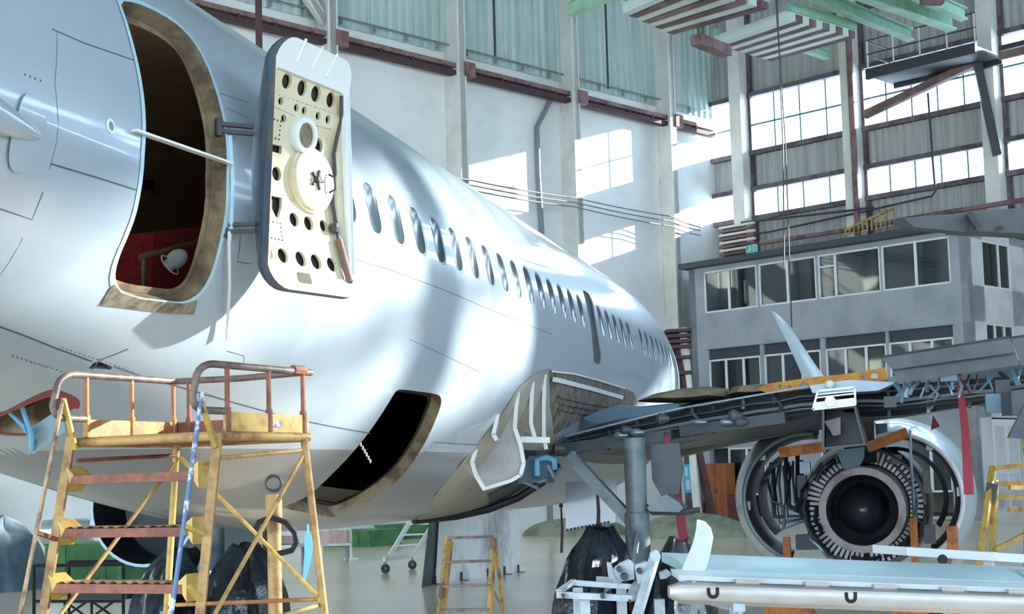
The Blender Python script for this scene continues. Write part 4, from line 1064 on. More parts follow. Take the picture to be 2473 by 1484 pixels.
for k in range(26):
    a0 = random.uniform(.1, pi-.1)+(0 if k % 2 else pi*.0); r0 = random.uniform(.66, .84); y0 = random.uniform(-.5, -.1)
    sd_ = 1 if k % 2 else -1
    pts = []
    for j in range(5):
        a = a0+j*.14; pts.append(EC+V((sd_*(r0+random.uniform(-.03,.03))*sin(a), y0+random.uniform(-.06,.06), (r0)*cos(a))))
    mb = MB(); mb.tube(pts, random.choice((.012, .018, .03)), 6); mb.build('engine_pipe', random.choice(('tube_steel', 'engine_steel', 'wing_dark')), ENG)
for x, y, w, h, m_ in ((1938,1175,.12,.3,'engine_dark'), (1945,1130,.14,.16,'engine_steel'), (2165,1110,.14,.12,'engine_dark'), (2238,1165,.1,.3,'engine_dark'), (2120,1035,.25,.12,'bay_blue'), (1950,1310,.3,.2,'engine_dark'), (2245,1290,.15,.25,'engine_dark')):
    mb = MB(); mb.box(aty(x, y, EC.y-.2), (w, .25, h)); mb.build('accessory_unit', m_, ENG)
mb = MB(); p = aty(2215,1130,EC.y-.3); mb.tube([aty(2198,1040,EC.y-.4), aty(2200,1110,EC.y-.4), aty(2206,1200,EC.y-.4), aty(2210,1330,EC.y-.4)], .02, 6); mb.build('support_rod', 'tube_steel', ENG)

# engine work stands on the floor
def stand(px, lab, top, w):
    p = aty(px[0], px[1], EC.y-.6); t = thing('engine_stand', lab, 'stand', (p.x, p.y, 0), 'stands under the engine')
    mb = MB(); mb.bar((p.x, p.y, .1), (p.x, p.y, top), w, w); mb.build('upright', 'orange_steel', t)
    mb = MB(); mb.prism([(p.x-.35, p.y, 0), (p.x+.35, p.y, 0), (p.x+.1, p.y, .5), (p.x-.1, p.y, .5)], (0, .08, 0)); mb.build('foot', 'orange_steel', t)
stand((2207,1290), 'orange upright stand at the right of the exhaust nozzle', aty(2207,1252,EC.y-.6).z, .1)
stand((2300,1300), 'orange trestle foot right of the opened right cowl', aty(2300,1272,EC.y-.6).z, .14)
stand((1900,1320), 'brown orange stand below the opened left cowl', aty(1900,1298,EC.y-.6).z, .1)
for x0, y0, x1, y1, w, dep, lb in ((1608,1050,1656,1336,.05,8.4,'red warning ribbon hanging from the wing beside the main gear leg'), (2312,888,2340,1195,.046,7.6,'red warning ribbon hanging under the raised spoilers'),
                               (1441,1165,1444,1305,.022,8.3,'dark red ribbon hanging above the left wrapped wheel'), (1355,1222,1356,1336,.018,11,'short dark ribbon hanging alone left of the wheels')):
    a, b = aty(x0, y0, dep), aty(x1, y1, dep); m_ = a.lerp(b, .5)+V((.02,-.03,0)); t = thing('warning_ribbon', lb, 'ribbon', b, 'warning ribbons')
    mb = MB(); mb.sheet([[p-RT*w*s, p+RT*w*s] for p, s in ((a, .6), (m_, .9), (b, 1.1))], True, .004, tuple(-FW)); mb.build('ribbon', 'streamer_red' if w > .03 else 'rail_dark', t)
    mb = MB(); mb.lathe(a, (0,0,1), [(-.02, 0), (-.02, .03), (.03, .02), (.03, 0)], 8); mb.build('pin', 'steel_dark', t)
P = [aty(x, y, 12.4) for x, y in ((2253,1003),(2270,1030),(2248,1040))]; mb = MB(); mb.prism(P, (0,.01,0)); tag(mb.build('pennant', 'streamer_red'), 'small red triangular pennant on the opened right cowl', 'flag')

# ------------------------------------------------------------------ main landing gear
mat('gear_grey', '#6b7a84', .4, second='#566570', scale=4)
mat('gear_chrome', '#b7cad6', .2, metal=.8)
mat('tyre_plastic', '#15191e', .22, second='#23303c', scale=3, bump=.6, bscale=9, coat=.3)
mat('gear_rust', '#a5682f', .6, second='#7d4d26', scale=8)
def gear(x, dist, ytop, lab, px_dir=1):
    P = at(x, 1300, dist); g = bpy.data.objects.new('main_gear', None); COL.objects.link(g); g.parent = AIR; ORIG[g.name] = V((P.x, P.y, 0)); g.location = ORIG[g.name]-ORIG[AIR.name]; g['label'] = lab
    X, Y = P.x, P.y
    mb = MB(); mb.lathe((X, Y, 0), (0,0,1), [(.95, .10), (1.0, .13), (1.5, .13), (1.52, .11), (2.3, .12)], 20); mb.build('oleo_cylinder', 'gear_grey', g)
    mb = MB(); mb.lathe((X, Y, 0), (0,0,1), [(.62, .085), (.98, .085)], 20); mb.build('piston', 'gear_chrome', g)
    mb = MB(); mb.lathe((X, Y, 0), (0,0,1), [(.45, .08), (.48, .10), (.66, .10), (.66, .085)], 20); mb.build('axle_collar', 'gear_rust', g)
    mb = MB(); mb.tube([(X-.6, Y, .56), (X+.6, Y, .56)], .07, 12); mb.build('axle', 'steel_dark', g)
    for s in (-1, 1):
        w = MB(); w.lathe((X+s*.42-.17, Y, .56), (1,0,0), [(0, .25), (.0, .45), (.05, .54), (.17, .56), (.29, .54), (.34, .45), (.34, .25)], 28); w.build('wheel', 'steel_dark', g)
    mb = MB(); mb.tube([(X+.02, Y-.12, 1.3), (X+.02, Y-.4, 1.0), (X+.02, Y-.12, .66)], .03, 8); mb.build('torque_link', 'gear_grey', g)
    return g, X, Y
g, GX, GY = gear(1540, 15.5, 1080, 'starboard main landing gear leg')
mb = MB(); mb.bar(aty(1375,1100,GY+.1), aty(1532,1268,GY+.05), .12, .12); mb.build('side_brace', 'gear_grey', g)
P = [aty(x, y, GY+.3) for x, y in ((1570,1075),(1640,1070),(1648,1130),(1640,1195),(1598,1200),(1575,1160))]; mb = MB(); mb.prism(P, (0,.06,0)); mb.build('gear_door', 'wing_grey', g)
P = [aty(x, y, GY-.1) for x, y in ((1562,1228),(1580,1208),(1610,1195),(1640,1215),(1650,1228),(1640,1238),(1570,1236))]; mb = MB(); mb.prism(P, (0,.3,0)); mb.build('gear_fairing', 'gear_grey', g)
mb = MB(); mb.tube([aty(1558,1222,GY), aty(1575,1238,GY), aty(1640,1238,GY), aty(1690,1232,GY)], .03, 8); mb.build('brake_hose', 'steel_dark', g)
mb = MB(); mb.tube([aty(1512,1085,GY-.2), aty(1514,1180,GY-.2), aty(1518,1250,GY-.2), aty(1530,1330,GY-.2)], .016, 6); mb.build('brake_hose', 'steel_dark', g)
P = [aty(x, y, GY+3) for x, y in ((1366,1165),(1488,1160),(1487,1262),(1430,1272),(1366,1284))]; mb = MB(); mb.prism(P, (0,.04,0)); mb.build('hanging_door', 'paint', AIR, 'pale grey panel hanging under the belly')
for k in range(13):
    p = aty(1370+k*9, 1281-k*1.7, GY+2.99); mb = MB(); mb.lathe(p, (0,1,0), [(0, .018), (-.01, .018), (-.012, 0)], 8); 
    if k < 12: mb.build('fastener', 'steel_dark', AIR)
g2, PX_, PY_ = gear(515, 17.0, 1290, 'port main landing gear leg')
def drape(name, cx, cy, rx, ry, top, lab, seed, lean=0):
    random.seed(seed); rows = []; ph = [random.uniform(0, 6.3) for _ in range(6)]
    for i in range(15):
        u = i/14; z = top*u
        s = max(.12, (1-u**3.4))**.5*(1.08-.16*u); row = []
        for k in range(40):
            a = 2*pi*k/40; f = 1+.08*sin(5*a+ph[0]+u)*(1-u*.3)+.07*sin(9*a+ph[1]+u*4)+.05*sin(14*a+ph[2]+u*6)
            row.append(V((cx+rx*s*f*cos(a)+lean*u, cy+ry*s*f*sin(a), max(0.001, z+.03*sin(3*a+ph[3])*u))))
        row.append(row[0]); rows.append(row)
    mb = MB(); mb.sheet(rows); mb.add(rows[-1][:-1], [tuple(range(40))], True); return tag(mb.build(name, 'tyre_plastic'), lab, 'wheel cover', 'black plastic wheel covers')
p = at(1445, 1400, 15.4); drape('wheel_cover', GX-.45, GY, .42, .80, 1.36, 'black plastic sheet wrapped over the wheel left of the starboard gear leg', 1, .05)
p = at(1612, 1400, 15.4); drape('wheel_cover', GX+.42, GY+.02, .36, .78, 1.22, 'black plastic sheet wrapped over the wheel right of the starboard gear leg', 2)
p = at(440, 1400, 17); drape('wheel_cover', PX_-.40, PY_, .42, .80, 1.2, 'black plastic sheet wrapped over a port gear wheel, behind the yellow steps', 3)
p = at(580, 1400, 17); drape('wheel_cover', PX_+.42, PY_-.05, .40, .80, 1.24, 'black plastic sheet wrapped over the port wheel nearest the ringed yellow post', 4)
# port engine glimpsed under the belly
PE = at(388, 1226, 20.5); pe = bpy.data.objects.new('engine', None); COL.objects.link(pe); pe.parent = AIR; ORIG[pe.name] = PE.copy(); pe.location = PE-ORIG[AIR.name]; pe['label'] = 'port engine seen under the belly'
mb = MB(); mb.lathe(PE, (0,1,0), [(-.5, .76), (-.5, .80), (.4, .9), (1.6, .92)], 40); mb.build('cowl_half', 'cowl_blue', pe)
mb = MB(); mb.lathe(PE, (0,1,0), [(-.48, .76), (.3, .72), (.6, .1), (.6, 0)], 40); mb.build('cowl_lining', 'engine_dark', pe)
# port wing root (under the belly, far side)
mb = MB(); mb.hexa([V((-1.4, 9.3, 2.0)), V((-1.4, 14.6, 1.95)), V((-7, 12.8, 2.5)), V((-7, 8.6, 2.5))], [V((-1.4, 9.3, 2.35)), V((-1.4, 14.6, 2.4)), V((-7, 12.8, 2.8)), V((-7, 8.6, 2.75))]); mb.build('port_wing', 'wing_grey', AIR)
# ------------------------------------------------------------------ yellow work steps in the left foreground
mat('yellow_rust', '#a98852', .55, second='#70492a', scale=7, lo=.45, hi=.64)
mat('yellow', '#b99a4b', .5, second='#876436', scale=9, lo=.48, hi=.68)
mat('rust', '#8a5541', .7, second='#5f3b30', scale=10, lo=.4, hi=.65)
mat('rust_orange', '#9a6038', .65, second='#b08a42', scale=9, lo=.5, hi=.6)
mat('rail_brown', '#6f5f58', .55, second='#4d423f', scale=12)
mat('pole_blue', '#4a648c', .45, second='#b9c3cf', scale=14, lo=.5, hi=.56)
mat('pole_brown', '#a08a68', .55, second='#6a4c3c', scale=10)
R0 = V((cos(YAW), -sin(YAW), 0)); F0 = V((sin(YAW), cos(YAW), 0))
CB = V((CAM.x, CAM.y, 0))
FLp = CB+R0*-1.77+F0*6.0; WD = (R0*.894-F0*.447); UD = (R0*.447+F0*.894); PW, PD = .70, .56
ZP, ZRL = 2.12, 2.375
def S(a, b, z): return FLp+WD*a+UD*b+V((0,0,z))
ST = thing('work_steps', 'rusty yellow work steps with a small railed platform beside the fuselage', 'steps', S(.35, .2, 0))
def part(mbf, name, m_, parent=ST, label=None):
    mb = MB(); mbf(mb); return mb.build(name, m_, parent, label)
part(lambda m: m.hexa([S(0,0,ZP-.03), S(PW,0,ZP-.03), S(PW,PD,ZP-.03), S(0,PD,ZP-.03)], [S(0,0,ZP), S(PW,0,ZP), S(PW,PD,ZP), S(0,PD,ZP)]), 'platform_deck', 'rust')
for a, b, n_ in (((-.05,0),(PW,0),0), ((PW,0),(PW,PD),0), ((0,0),(0,PD),0), ((0,PD),(PW,PD),0)):
    part(lambda m: m.tube([S(*a, ZP-.02), S(*b, ZP-.02)], .02, 10), 'deck_beam', 'yellow_rust')
for a, b, m_ in (((0,0),(0,PD),'rust_orange'), ((0,PD),(PW,PD),'rust'), ((PW,0),(PW,PD),'yellow')):
    part(lambda m: m.bar(S(*a, ZP+.035), S(*b, ZP+.035), .012, .075), 'toe_board', m_)
for a, b in ((0,.0), (0,.27), (0,.54), (.07,PD), (PW,.02), (PW,.29), (PW,.53)):
    part(lambda m: (m.tube([S(a, b, ZP), S(a, b, ZRL)], .0105, 8), m.tube([S(a, b, ZP), S(a, b, ZP+.09)], .0155, 8)), 'railing_post', 'rust' if a else 'rust_orange')
def rail(a, b1):
    pts = [S(a, b1, ZRL), S(a, .3, ZRL), S(a, -.06, ZRL)]
    for k in range(1, 6):
        t = pi/2*k/5; pts.append(S(a, -.06-.11*sin(t), ZRL-.07*(1-cos(t))))
    pts += [S(a, -.19, ZRL-.13)]
    for k in range(1, 5):
        t = pi/2*k/4; pts.append(S(a, -.19+.06*(1-cos(t)), ZRL-.13-.05*sin(t)))
    pts.append(S(a, 0, ZRL-.18)); return pts
part(lambda m: m.tube(rail(0, PD), .0145, 10), 'guard_rail', 'rail_brown')
part(lambda m: m.tube(rail(PW, PD+.03), .0145, 10), 'guard_rail', 'rail_brown')
part(lambda m: m.tube([S(0, PD, ZRL), S(PW*.5, PD+.01, ZRL-.005), S(PW, PD, ZRL)], .0145, 10), 'guard_rail', 'rail_brown')
part(lambda m: m.tube([S(PW, PD-.1, ZRL+.005), S(PW, PD-.02, ZRL+.005)], .021, 8), 'rail_clamp', 'rust')
def ext(p, q, z):                          # continue the line p-q down to height z
    t = (z-p.z)/(q.z-p.z); return p+(q-p)*t
def leg(p, q, r, m_, name, z=0.0): part(lambda m: m.tube([p, ext(p, q, z)], r, 10), name, m_)
SL = (at(172,1070,5.98), at(106,1484,5.78)); SR = (at(526,1062,5.66), at(484,1484,5.46))
for s_ in (SL, SR):
    part(lambda m: m.bar(s_[0]+V((0,0,.02)), ext(*s_, 0), .034, .026, tuple(F0)), 'stringer', 'yellow_rust')
leg(at(427,1074,6.45), at(402,1484,6.40), .0155, 'yellow', 'leg'); leg(at(735,1062,6.15), at(784,1484,6.08), .0165, 'yellow_rust', 'leg')
leg(at(152,962,5.85), at(48,1484,5.62), .0085, 'pole_brown', 'handrail', .25); leg(at(488,945,5.55), at(414,1484,5.34), .0095, 'pole_blue', 'handrail', .25)
for p, q in (((153,965,5.85), (182,1085,5.95)), ((486,972,5.56), (520,1080,5.63))):
    part(lambda m: m.bar(at(*p), at(*q), .018, .018), 'knee_brace', 'yellow')
for p, q, m_ in (((92,1288,5.7),(136,1304,5.85),'rust'), ((446,1272,5.42),(508,1300,5.58),'yellow'), ((455,1418,5.40),(486,1455,5.47),'yellow')):
    part(lambda m: m.bar(at(*p), at(*q), .016, .016), 'handrail_arm', m_)
stepn = 0; z = 1.93
while z > .1:
    a = ext(*SL, z); b = ext(*SR, z)-WD*.075; f_ = UD
    t = part(lambda m: m.hexa([a+WD*.01, b-WD*.02, b-WD*.02+f_*.15, a+WD*.01+f_*.15], [p+V((0,0,.035)) for p in (a+WD*.01, b-WD*.02, b-WD*.02+f_*.15, a+WD*.01+f_*.15)]), 'tread', 'rust')
    for p, s in ((a, 1), (b, -1)):
        part(lambda m: m.prism([p+WD*s*.0+V((0,0,-.03)), p+WD*s*.05+V((0,0,.038)), p+WD*s*.0+V((0,0,.075))], UD*.1), 'tread_bracket', 'yellow', t)
    if z < 1.9:
        rows = []
        for j in range(5): rows.append([a.lerp(b, .04+.92*k/48)+f_*(.015+.12*j/4)+V((0,0,.036+.007*((k//2+j) % 2))) for k in range(49)])
        mb = MB(); mb.sheet(rows, False); mb.build('tread_grip', 'pole_brown', t)
    z -= .213
for p, q, m_ in (((421,1118,6.44),(120,1520,5.78),'yellow_rust'), ((737,1092,6.15),(510,1500,5.46),'yellow_rust'), ((436,1106,6.44),(768,1442,6.1),'yellow'), ((186,1113,6.0),(426,1101,6.44),'rust'), ((531,1107,5.66),(735,1088,6.15),'yellow_rust'), ((426,1462,6.4),(770,1448,6.1),'rust_orange'), ((640,1500,5.5),(772,1462,6.1),'yellow')):
    part(lambda m: m.tube([at(*p), at(*q)], .0088, 8), 'brace', m_)
part(lambda m: m.bar(S(PW+.008, .28, ZP+.03), S(PW+.008, .36, ZP+.03), .004, .022), 'maker_plate', 'pole_blue')

# ringed yellow post with hose
p = at(661, 1200, 7.0); YP = thing('ringed_post', 'yellow post topped by a steel ring with a black hose looped on it', 'post', (p.x, p.y, 0))
part(lambda m: (m.tube([(p.x, p.y, 0), (p.x, p.y, p.z)], .034, 12), m.tube([(p.x, p.y, p.z-.12), (p.x, p.y, p.z+.01)], .04, 12)), 'post', 'yellow_rust', YP)
c = at(661, 1168, 7.0); part(lambda m: m.tube([c+RT*.036*cos(a)+V((0,0,.036*sin(a))) for a in [2*pi*k/24 for k in range(24)]], .008, 8, closed=True), 'ring', 'steel_dark', YP)
part(lambda m: m.tube([at(x, y, 6.9) for x, y in ((612,1290),(625,1262),(655,1250),(690,1262),(712,1288),(716,1312),(705,1330),(665,1340))], .014, 8), 'hose', 'black', YP)
part(lambda m: m.lathe((p.x, p.y, 0), (0,0,1), [(0, .0), (0, .2), (.02, .2), (.04, .04)], 16), 'base_plate', 'yellow_rust', YP)

# pale strip hanging under the belly
P = [at(x, y, 8.4) for x, y in ((735,1292),(752,1290),(755,1325),(747,1370),(737,1406),(731,1402),(735,1340))]
top_ = at(744, 1268, 8.4); mb = MB(); mb.prism(P, tuple(FW*.006)); mb.bar(P[0].lerp(P[1], .5), top_, .01, .01); tag(mb.build('marker_strip', 'blue_glove'), 'pale blue strip hanging below the belly by the yellow steps', 'strip')

mat('ladder_yellow', '#97793c', .6, second='#54442f', scale=8)
# step ladder in the middle
LD_ = 9.6; q = at(1130, 1484, LD_); SLD = thing('step_ladder', 'old yellow step ladder standing under the wing root fairing', 'ladder', (q.x, q.y, 0))
for a, b, d2 in (((1082,1300),(1062,1484),LD_-.12), ((1192,1300),(1183,1484),LD_-.12)):
    p0, p1 = at(*a, LD_), at(*b, d2); part(lambda m: m.bar(p0, ext(p0, p1, 0), .026, .045), 'stile', 'ladder_yellow', SLD)
for a, b, d2 in (((1090,1312),(1072,1484),LD_+.25), ((1196,1312),(1217,1484),LD_+.25)):
    p0, p1 = at(*a, LD_+.05), at(*b, d2); part(lambda m: m.tube([p0, ext(p0, p1, 0)], .014, 8), 'rear_leg', 'ladder_yellow', SLD)
l0, l1, r0_, r1_ = at(1082,1300,LD_), at(1062,1484,LD_-.12), at(1192,1300,LD_), at(1183,1484,LD_-.12)
z = l0.z
while z > .1:
    a, b = ext(l0, l1, z), ext(r0_, r1_, z); part(lambda m: m.bar(a, b, .05, .018), 'rung', 'rail_brown', SLD); z -= .155
part(lambda m: m.tube([at(1186,1415,LD_-.05), at(1216,1475,LD_+.22)], .009, 6), 'side_brace', 'rail_brown', SLD)

# ------------------------------------------------------------------ flap on trestles and fixture in the right foreground
mat('flap_white', '#c0ccd1', .32, second='#b4c1c7', scale=1.5)
mat('flap_teal', '#9dbfc5', .3, second='#8fb2ba', scale=1.5)
mat('lead_edge', '#b1aeab', .35, metal=.4, second='#a8a19b', scale=3, stretch=(.4,2,2))
mat('fixture_white', '#a9b6bf', .4, second='#8f9ba4', scale=9)
fa, fb = at(1615, 1428, 7.2), at(2560, 1462, 7.5); dv = (fb-fa).normalized(); bk = V((-dv.y, dv.x, 0)).normalized()
if bk.dot(FW) < 0: bk = -bk
FL = thing('removed_flap', 'long removed wing flap lying on trestles in the right foreground', 'flap', (fa+fb)/2-V((0,0,1.2)))
L = (fb-fa).length+1.2
def fl_pt(s, o, h): return fa+dv*s+bk*o+V((0,0,h))
prof = [(.0, -.062), (-.035, -.04), (-.045, 0), (-.03, .035), (.0, .048), (.03, .04), (.05, .0), (.04, -.05)]
mb = MB(); rows = []
for s in (0, .06, .5, 1, 1.6, 2.2, L):
    k = .55 if s == 0 else 1; rows.append([fl_pt(s, o*k, h*k) for o, h in prof]+[fl_pt(s, prof[0][0]*k, prof[0][1]*k)])
mb.sheet(rows); mb.add(rows[0][:-1], [tuple(range(len(prof)))]); mb.build('leading_edge', 'lead_edge', FL, 'polished metal leading edge')
mb = MB(); mb.sheet([[fl_pt(s, .06, .075), fl_pt(s, .12, .088), fl_pt(s, .22, .098)] for s in (.07, .6, 1.2, 2, L)], True, -.03, (0,0,1)); mb.build('spar_strip', 'flap_white', FL)
mb = MB(); mb.sheet([[fl_pt(s, .21, .10), fl_pt(s, .45, .14), fl_pt(s, .75, .16)] for s in (.16, .6, 1.2, 2, L)], True, -.05, (0,0,1)); mb.build('flap_skin', 'flap_teal', FL, 'pale teal upper skin')
mb = MB(); mb.sheet([[fl_pt(s, .02, .05), fl_pt(s, .07, .05)] for s in (.1, L)], False); mb.build('gap_seal', 'wing_dark', FL)
for k in range(9):
    s = .35+.36*k; mb = MB(); mb.bar(fl_pt(s, .035, .058), fl_pt(s+.12, .035, .058), .04, .02); mb.build('gap_tab', 'lead_edge', FL)
for x in (1722, 2055):
    c = at(x, 1432 if x < 2000 else 1443, 7.1); mb = MB(); mb.tube([c-RT*.022+V((0,0,.022))]+[c-RT*.021*cos(t)-V((0,0,.02*sin(t)+.002)) for t in [pi*k/10 for k in range(11)]]+[c+RT*.022+V((0,0,.024))], .009, 8); mb.build('lifting_hook', 'black', FL)
P = [at(x, y, 7.42) for x, y in ((1683,1257),(1700,1262),(1714,1278),(1720,1300),(1713,1340),(1704,1374),(1692,1393),(1641,1389),(1660,1345),(1674,1310),(1681,1280))]
mb = MB(); mb.prism(P, tuple(FW*.03+RT*.01)); mb.build('end_plate', 'flap_white', FL, 'curved white end plate')
ra, rb = at(2190, 1343, 8.6), at(2600, 1368, 8.9); F2 = thing('removed_flap', 'second removed white flap lying behind the teal one under the engine', 'flap', (ra+rb)/2-V((0,0,1.3)))
mb = MB(); d2 = (rb-ra).normalized(); b2 = V((-d2.y, d2.x, 0)); b2 = b2 if b2.dot(FW) > 0 else -b2
mb.hexa([ra, rb, rb+b2*.4, ra+b2*.4], [p+V((0,0,.05)) for p in (ra, rb, rb+b2*.4, ra+b2*.4)]); mb.build('flap_skin', 'flap_white', F2)
c = at(2276, 1352, 8.58); mb = MB(); mb.lathe(c, tuple(-FW), [(0, .03), (.012, .028), (.012, .0)], 14); mb.build('hole_disc', 'black', F2)  # black disc painted for the dark of a hole in the flap
def trestle(s, lab, base, o0, o1, top, dvec, bvec):
    p = base+dvec*s; t = thing('flap_trestle', lab, 'trestle', (p.x, p.y, 0), 'trestles under the removed flaps')
    for o, lean in ((o0, -.12), (o1, .12)):
        for q in (-.3, .3):
            a = p+bvec*(o+.05)+V((0,0,top-p.z)); b = p+bvec*(o+lean)+dvec*q; b.z = 0; mb = MB(); mb.bar(a, b, .04, .04); mb.build('leg', 'fixture_white', t)
    a = p+bvec*o0; b = p+bvec*o1; a.z = b.z = top; mb = MB(); mb.bar(a, b, .06, .05); mb.build('beam', 'fixture_white', t)
trestle(.35, 'white trestle under the left end of the teal flap', fa, -.02, .7, fa.z-.09, dv, bk)
trestle(2.1, 'white trestle under the right end of the teal flap', fa, -.02, .7, fa.z-.03, dv, bk)
trestle(.6, 'white trestle under the second flap', ra, .03, .37, ra.z-.03, d2, b2)
trestle(2.2, 'white trestle under the right end of the second flap', ra, .03, .37, ra.z-.02, d2, b2)
FX = thing('flap_fixture', 'white jointed metal fixture frame left of the removed flap', 'fixture', (at(1450,1440,7.3).x, at(1450,1440,7.3).y, 0))
def fx(p, q, w, h, name, m_='fixture_white'): part(lambda m: m.bar(at(*p), at(*q), w, h), name, m_, FX)
fx((1345,1437,7.25), (1527,1446,7.2), .05, .03, 'table_rail'); fx((1380,1408,7.5), (1527,1418,7.45), .04, .026, 'table_rail'); fx((1440,1400,7.6), (1500,1404,7.6), .04, .03, 'table_rail')
fx((1350,1430,7.28), (1385,1405,7.5), .03, .02, 'table_end'); fx((1522,1446,7.2), (1540,1412,7.5), .04, .03, 'table_end')
fx((1582,1344,7.15), (1535,1500,6.95), .045, .03, 'lever_arm'); part(lambda m: m.lathe(at(1582,1344,7.12), tuple(FW), [(-.02, 0), (-.02, .026), (.03, .026), (.03, 0)], 14), 'lever_pivot', 'fixture_white', FX)
for q in ([(1466,1362),(1476,1362),(1486,1392),(1498,1408),(1486,1412),(1470,1394)], [(1480,1378),(1500,1362),(1520,1354),(1530,1362),(1532,1400),(1500,1406),(1484,1398)], [(1532,1368),(1560,1358),(1572,1366),(1562,1400),(1540,1412)], [(1593,1386),(1612,1378),(1622,1388),(1610,1398),(1595,1400)]):
    P = [at(x, y, 7.4) for x, y in q]; part(lambda m: m.prism(P, tuple(FW*.05)), 'clamp_jaw', 'fixture_white', FX)
for x, y, r in ((1496,1376,.016), (1508,1394,.02), (1545,1380,.016), (1455,1440,.014), (1520,1450,.01), (1360,1440,.01)):
    part(lambda m: m.lathe(at(x, y, 7.36 if y < 1400 else 7.2), tuple(-FW), [(-.02, 0), (-.02, r), (.03, r*.8), (.03, 0)], 10), 'clamp_bolt', 'steel_dark', FX)
for x, y, d in ((1412,1448,7.28), (1592,1448,7.28), (1500,1420,7.55), (1395,1420,7.5)):
    p = at(x, y, d); part(lambda m: m.bar(p, (p.x, p.y, 0), .05, .05, tuple(F0)), 'table_leg', 'fixture_white', FX)

# ------------------------------------------------------------------ things standing further back
mat('green_box', '#4f8a58', .6, second='#3e6f49', scale=2)
mat('tarp_grey', '#5b707e', .5, second='#45596a', scale=1.5, bump=.5, bscale=5)
mat('tarp_green', '#8f9683', .7, second='#757d6c', scale=1.5, bump=.4, bscale=4)
mat('silver', '#c3ccd2', .25, metal=.7)
mat('panel_stain_sun', '#eef0f1', .5, second='#8d8a88', scale=1.1, lo=.48, hi=.68, stretch=(1,1,.5))  # dark and pale mottling carries both stains and painted sun patches
mat('tyre', '#23262b', .6)
def floor_pt(x, y): return atz(x, y, 0)
def gbox(name, m_, x0, x1, ytop, ybase, depth, lab, cat, extra=None, group=None):
    a, b = floor_pt(x0, ybase), floor_pt(x1, ybase); d = (b-a); d.z = 0; w = d.length; d.normalize(); k = V((-d.y, d.x, 0)); k = k if k.dot(FW) > 0 else -k
    dist = (a-CAM).dot(FW); h = at((x0+x1)/2, ytop, dist).z
    t = thing(name, lab, cat, (a+b)/2, group)
    part(lambda m: m.hexa([a, b, b+k*depth, a+k*depth], [p+V((0,0,h*.94)) for p in (a, b, b+k*depth, a+k*depth)]), 'body', m_, t)
    part(lambda m: m.hexa([p+V((0,0,h*.94)) for p in (a-d*.02-k*.02, b+d*.02-k*.02, b+d*.02+k*depth, a-d*.02+k*depth)], [p+V((0,0,h)) for p in (a-d*.02-k*.02, b+d*.02-k*.02, b+d*.02+k*depth, a-d*.02+k*depth)]), 'lid', m_, t)
    for u in (.25, .75):
        p = a.lerp(b, u)-k*.02; part(lambda m: m.hexa([p-d*.05, p+d*.05, p+d*.05+k*.03, p-d*.05+k*.03], [q+V((0,0,h*.9)) for q in (p-d*.05, p+d*.05, p+d*.05+k*.03, p-d*.05+k*.03)]), 'stiffener', m_, t)
    return t, a, b, k, h
gbox('parts_crate', 'green_box', 108, 300, 1312, 1402, 1.2, 'dark green crate behind the yellow steps under the tail', 'crate')
gbox('parts_crate', 'green_box', 780, 892, 1282, 1322, 1.6, 'green crate standing far back under the belly', 'crate', group='far green crates')
gbox('parts_crate', 'green_box', 905, 975, 1268, 1304, 1.6, 'bright green crate behind the white mobile steps', 'crate', group='far green crates')
def tarp(name, m_, x0, x1, ytop, ybase, ry, lab, cat, seed):
    a, b = floor_pt(x0, ybase), floor_pt(x1, ybase); dist = (a-CAM).dot(FW); h = at((x0+x1)/2, ytop, dist).z; c = (a+b)/2; d = b-a; d.z = 0; w = d.length/2; d.normalize(); k = V((-d.y, d.x, 0))
    random.seed(seed); ph = [random.uniform(0, 6.3) for _ in range(5)]; rows = []
    for i in range(10):
        u = i/9; s = max(.02, (1-u**3)**.5)*(1.05-.15*u); row = []
        for j in range(36):
            t = 2*pi*j/36; ct, st = cos(t), sin(t); ct = math.copysign(abs(ct)**.6, ct); st = math.copysign(abs(st)**.6, st)
            f = 1+.06*sin(4*t+ph[0])+.04*sin(9*t+ph[1]+3*u); row.append(c+d*w*s*f*ct+k*ry*s*f*st+V((0,0,max(.002, h*u*(1+.12*sin(2*t+ph[2])*u)))))
        row.append(row[0]); rows.append(row)
    mb = MB(); mb.sheet(rows); return tag(mb.build(name, m_), lab, cat)
tarp('covered_part', 'tarp_grey', -60, 78, 1262, 1425, .8, 'grey blue plastic wrapped part at the left edge', 'covered part', 1)
tarp('covered_part', 'tarp_green', 1298, 1490, 1252, 1293, 1.0, 'olive tarpaulin covered part behind the dark ribbons', 'covered part', 2)
tarp('covered_part', 'tarp_green', 1560, 1795, 1240, 1298, 1.0, 'olive tarpaulin covered part left of the engine', 'covered part', 4)
# silver cowling on the crate, and pale panels laid further back
a = floor_pt(200, 1390); dist = (a-CAM).dot(FW); c = at(160, 1285, dist+.3); mb = MB(); mb.lathe(c-RT*.6, RT, [(0, .2), (.1, .3), (.6, .34), (1.2, .3), (1.25, .2)], 24, -.3, pi+.3, ref=(0,0,1)); 
tag(mb.build('engine_cowl', 'silver'), 'silver curved cowling lying on the green crate', 'cowling')
def lying(name, m_, pts, dist, th, lab, cat):
    P = [at(x, y, dist) for x, y in pts]; mb = MB(); mb.prism(P, tuple(F0*th)); return tag(mb.build(name, m_), lab, cat)
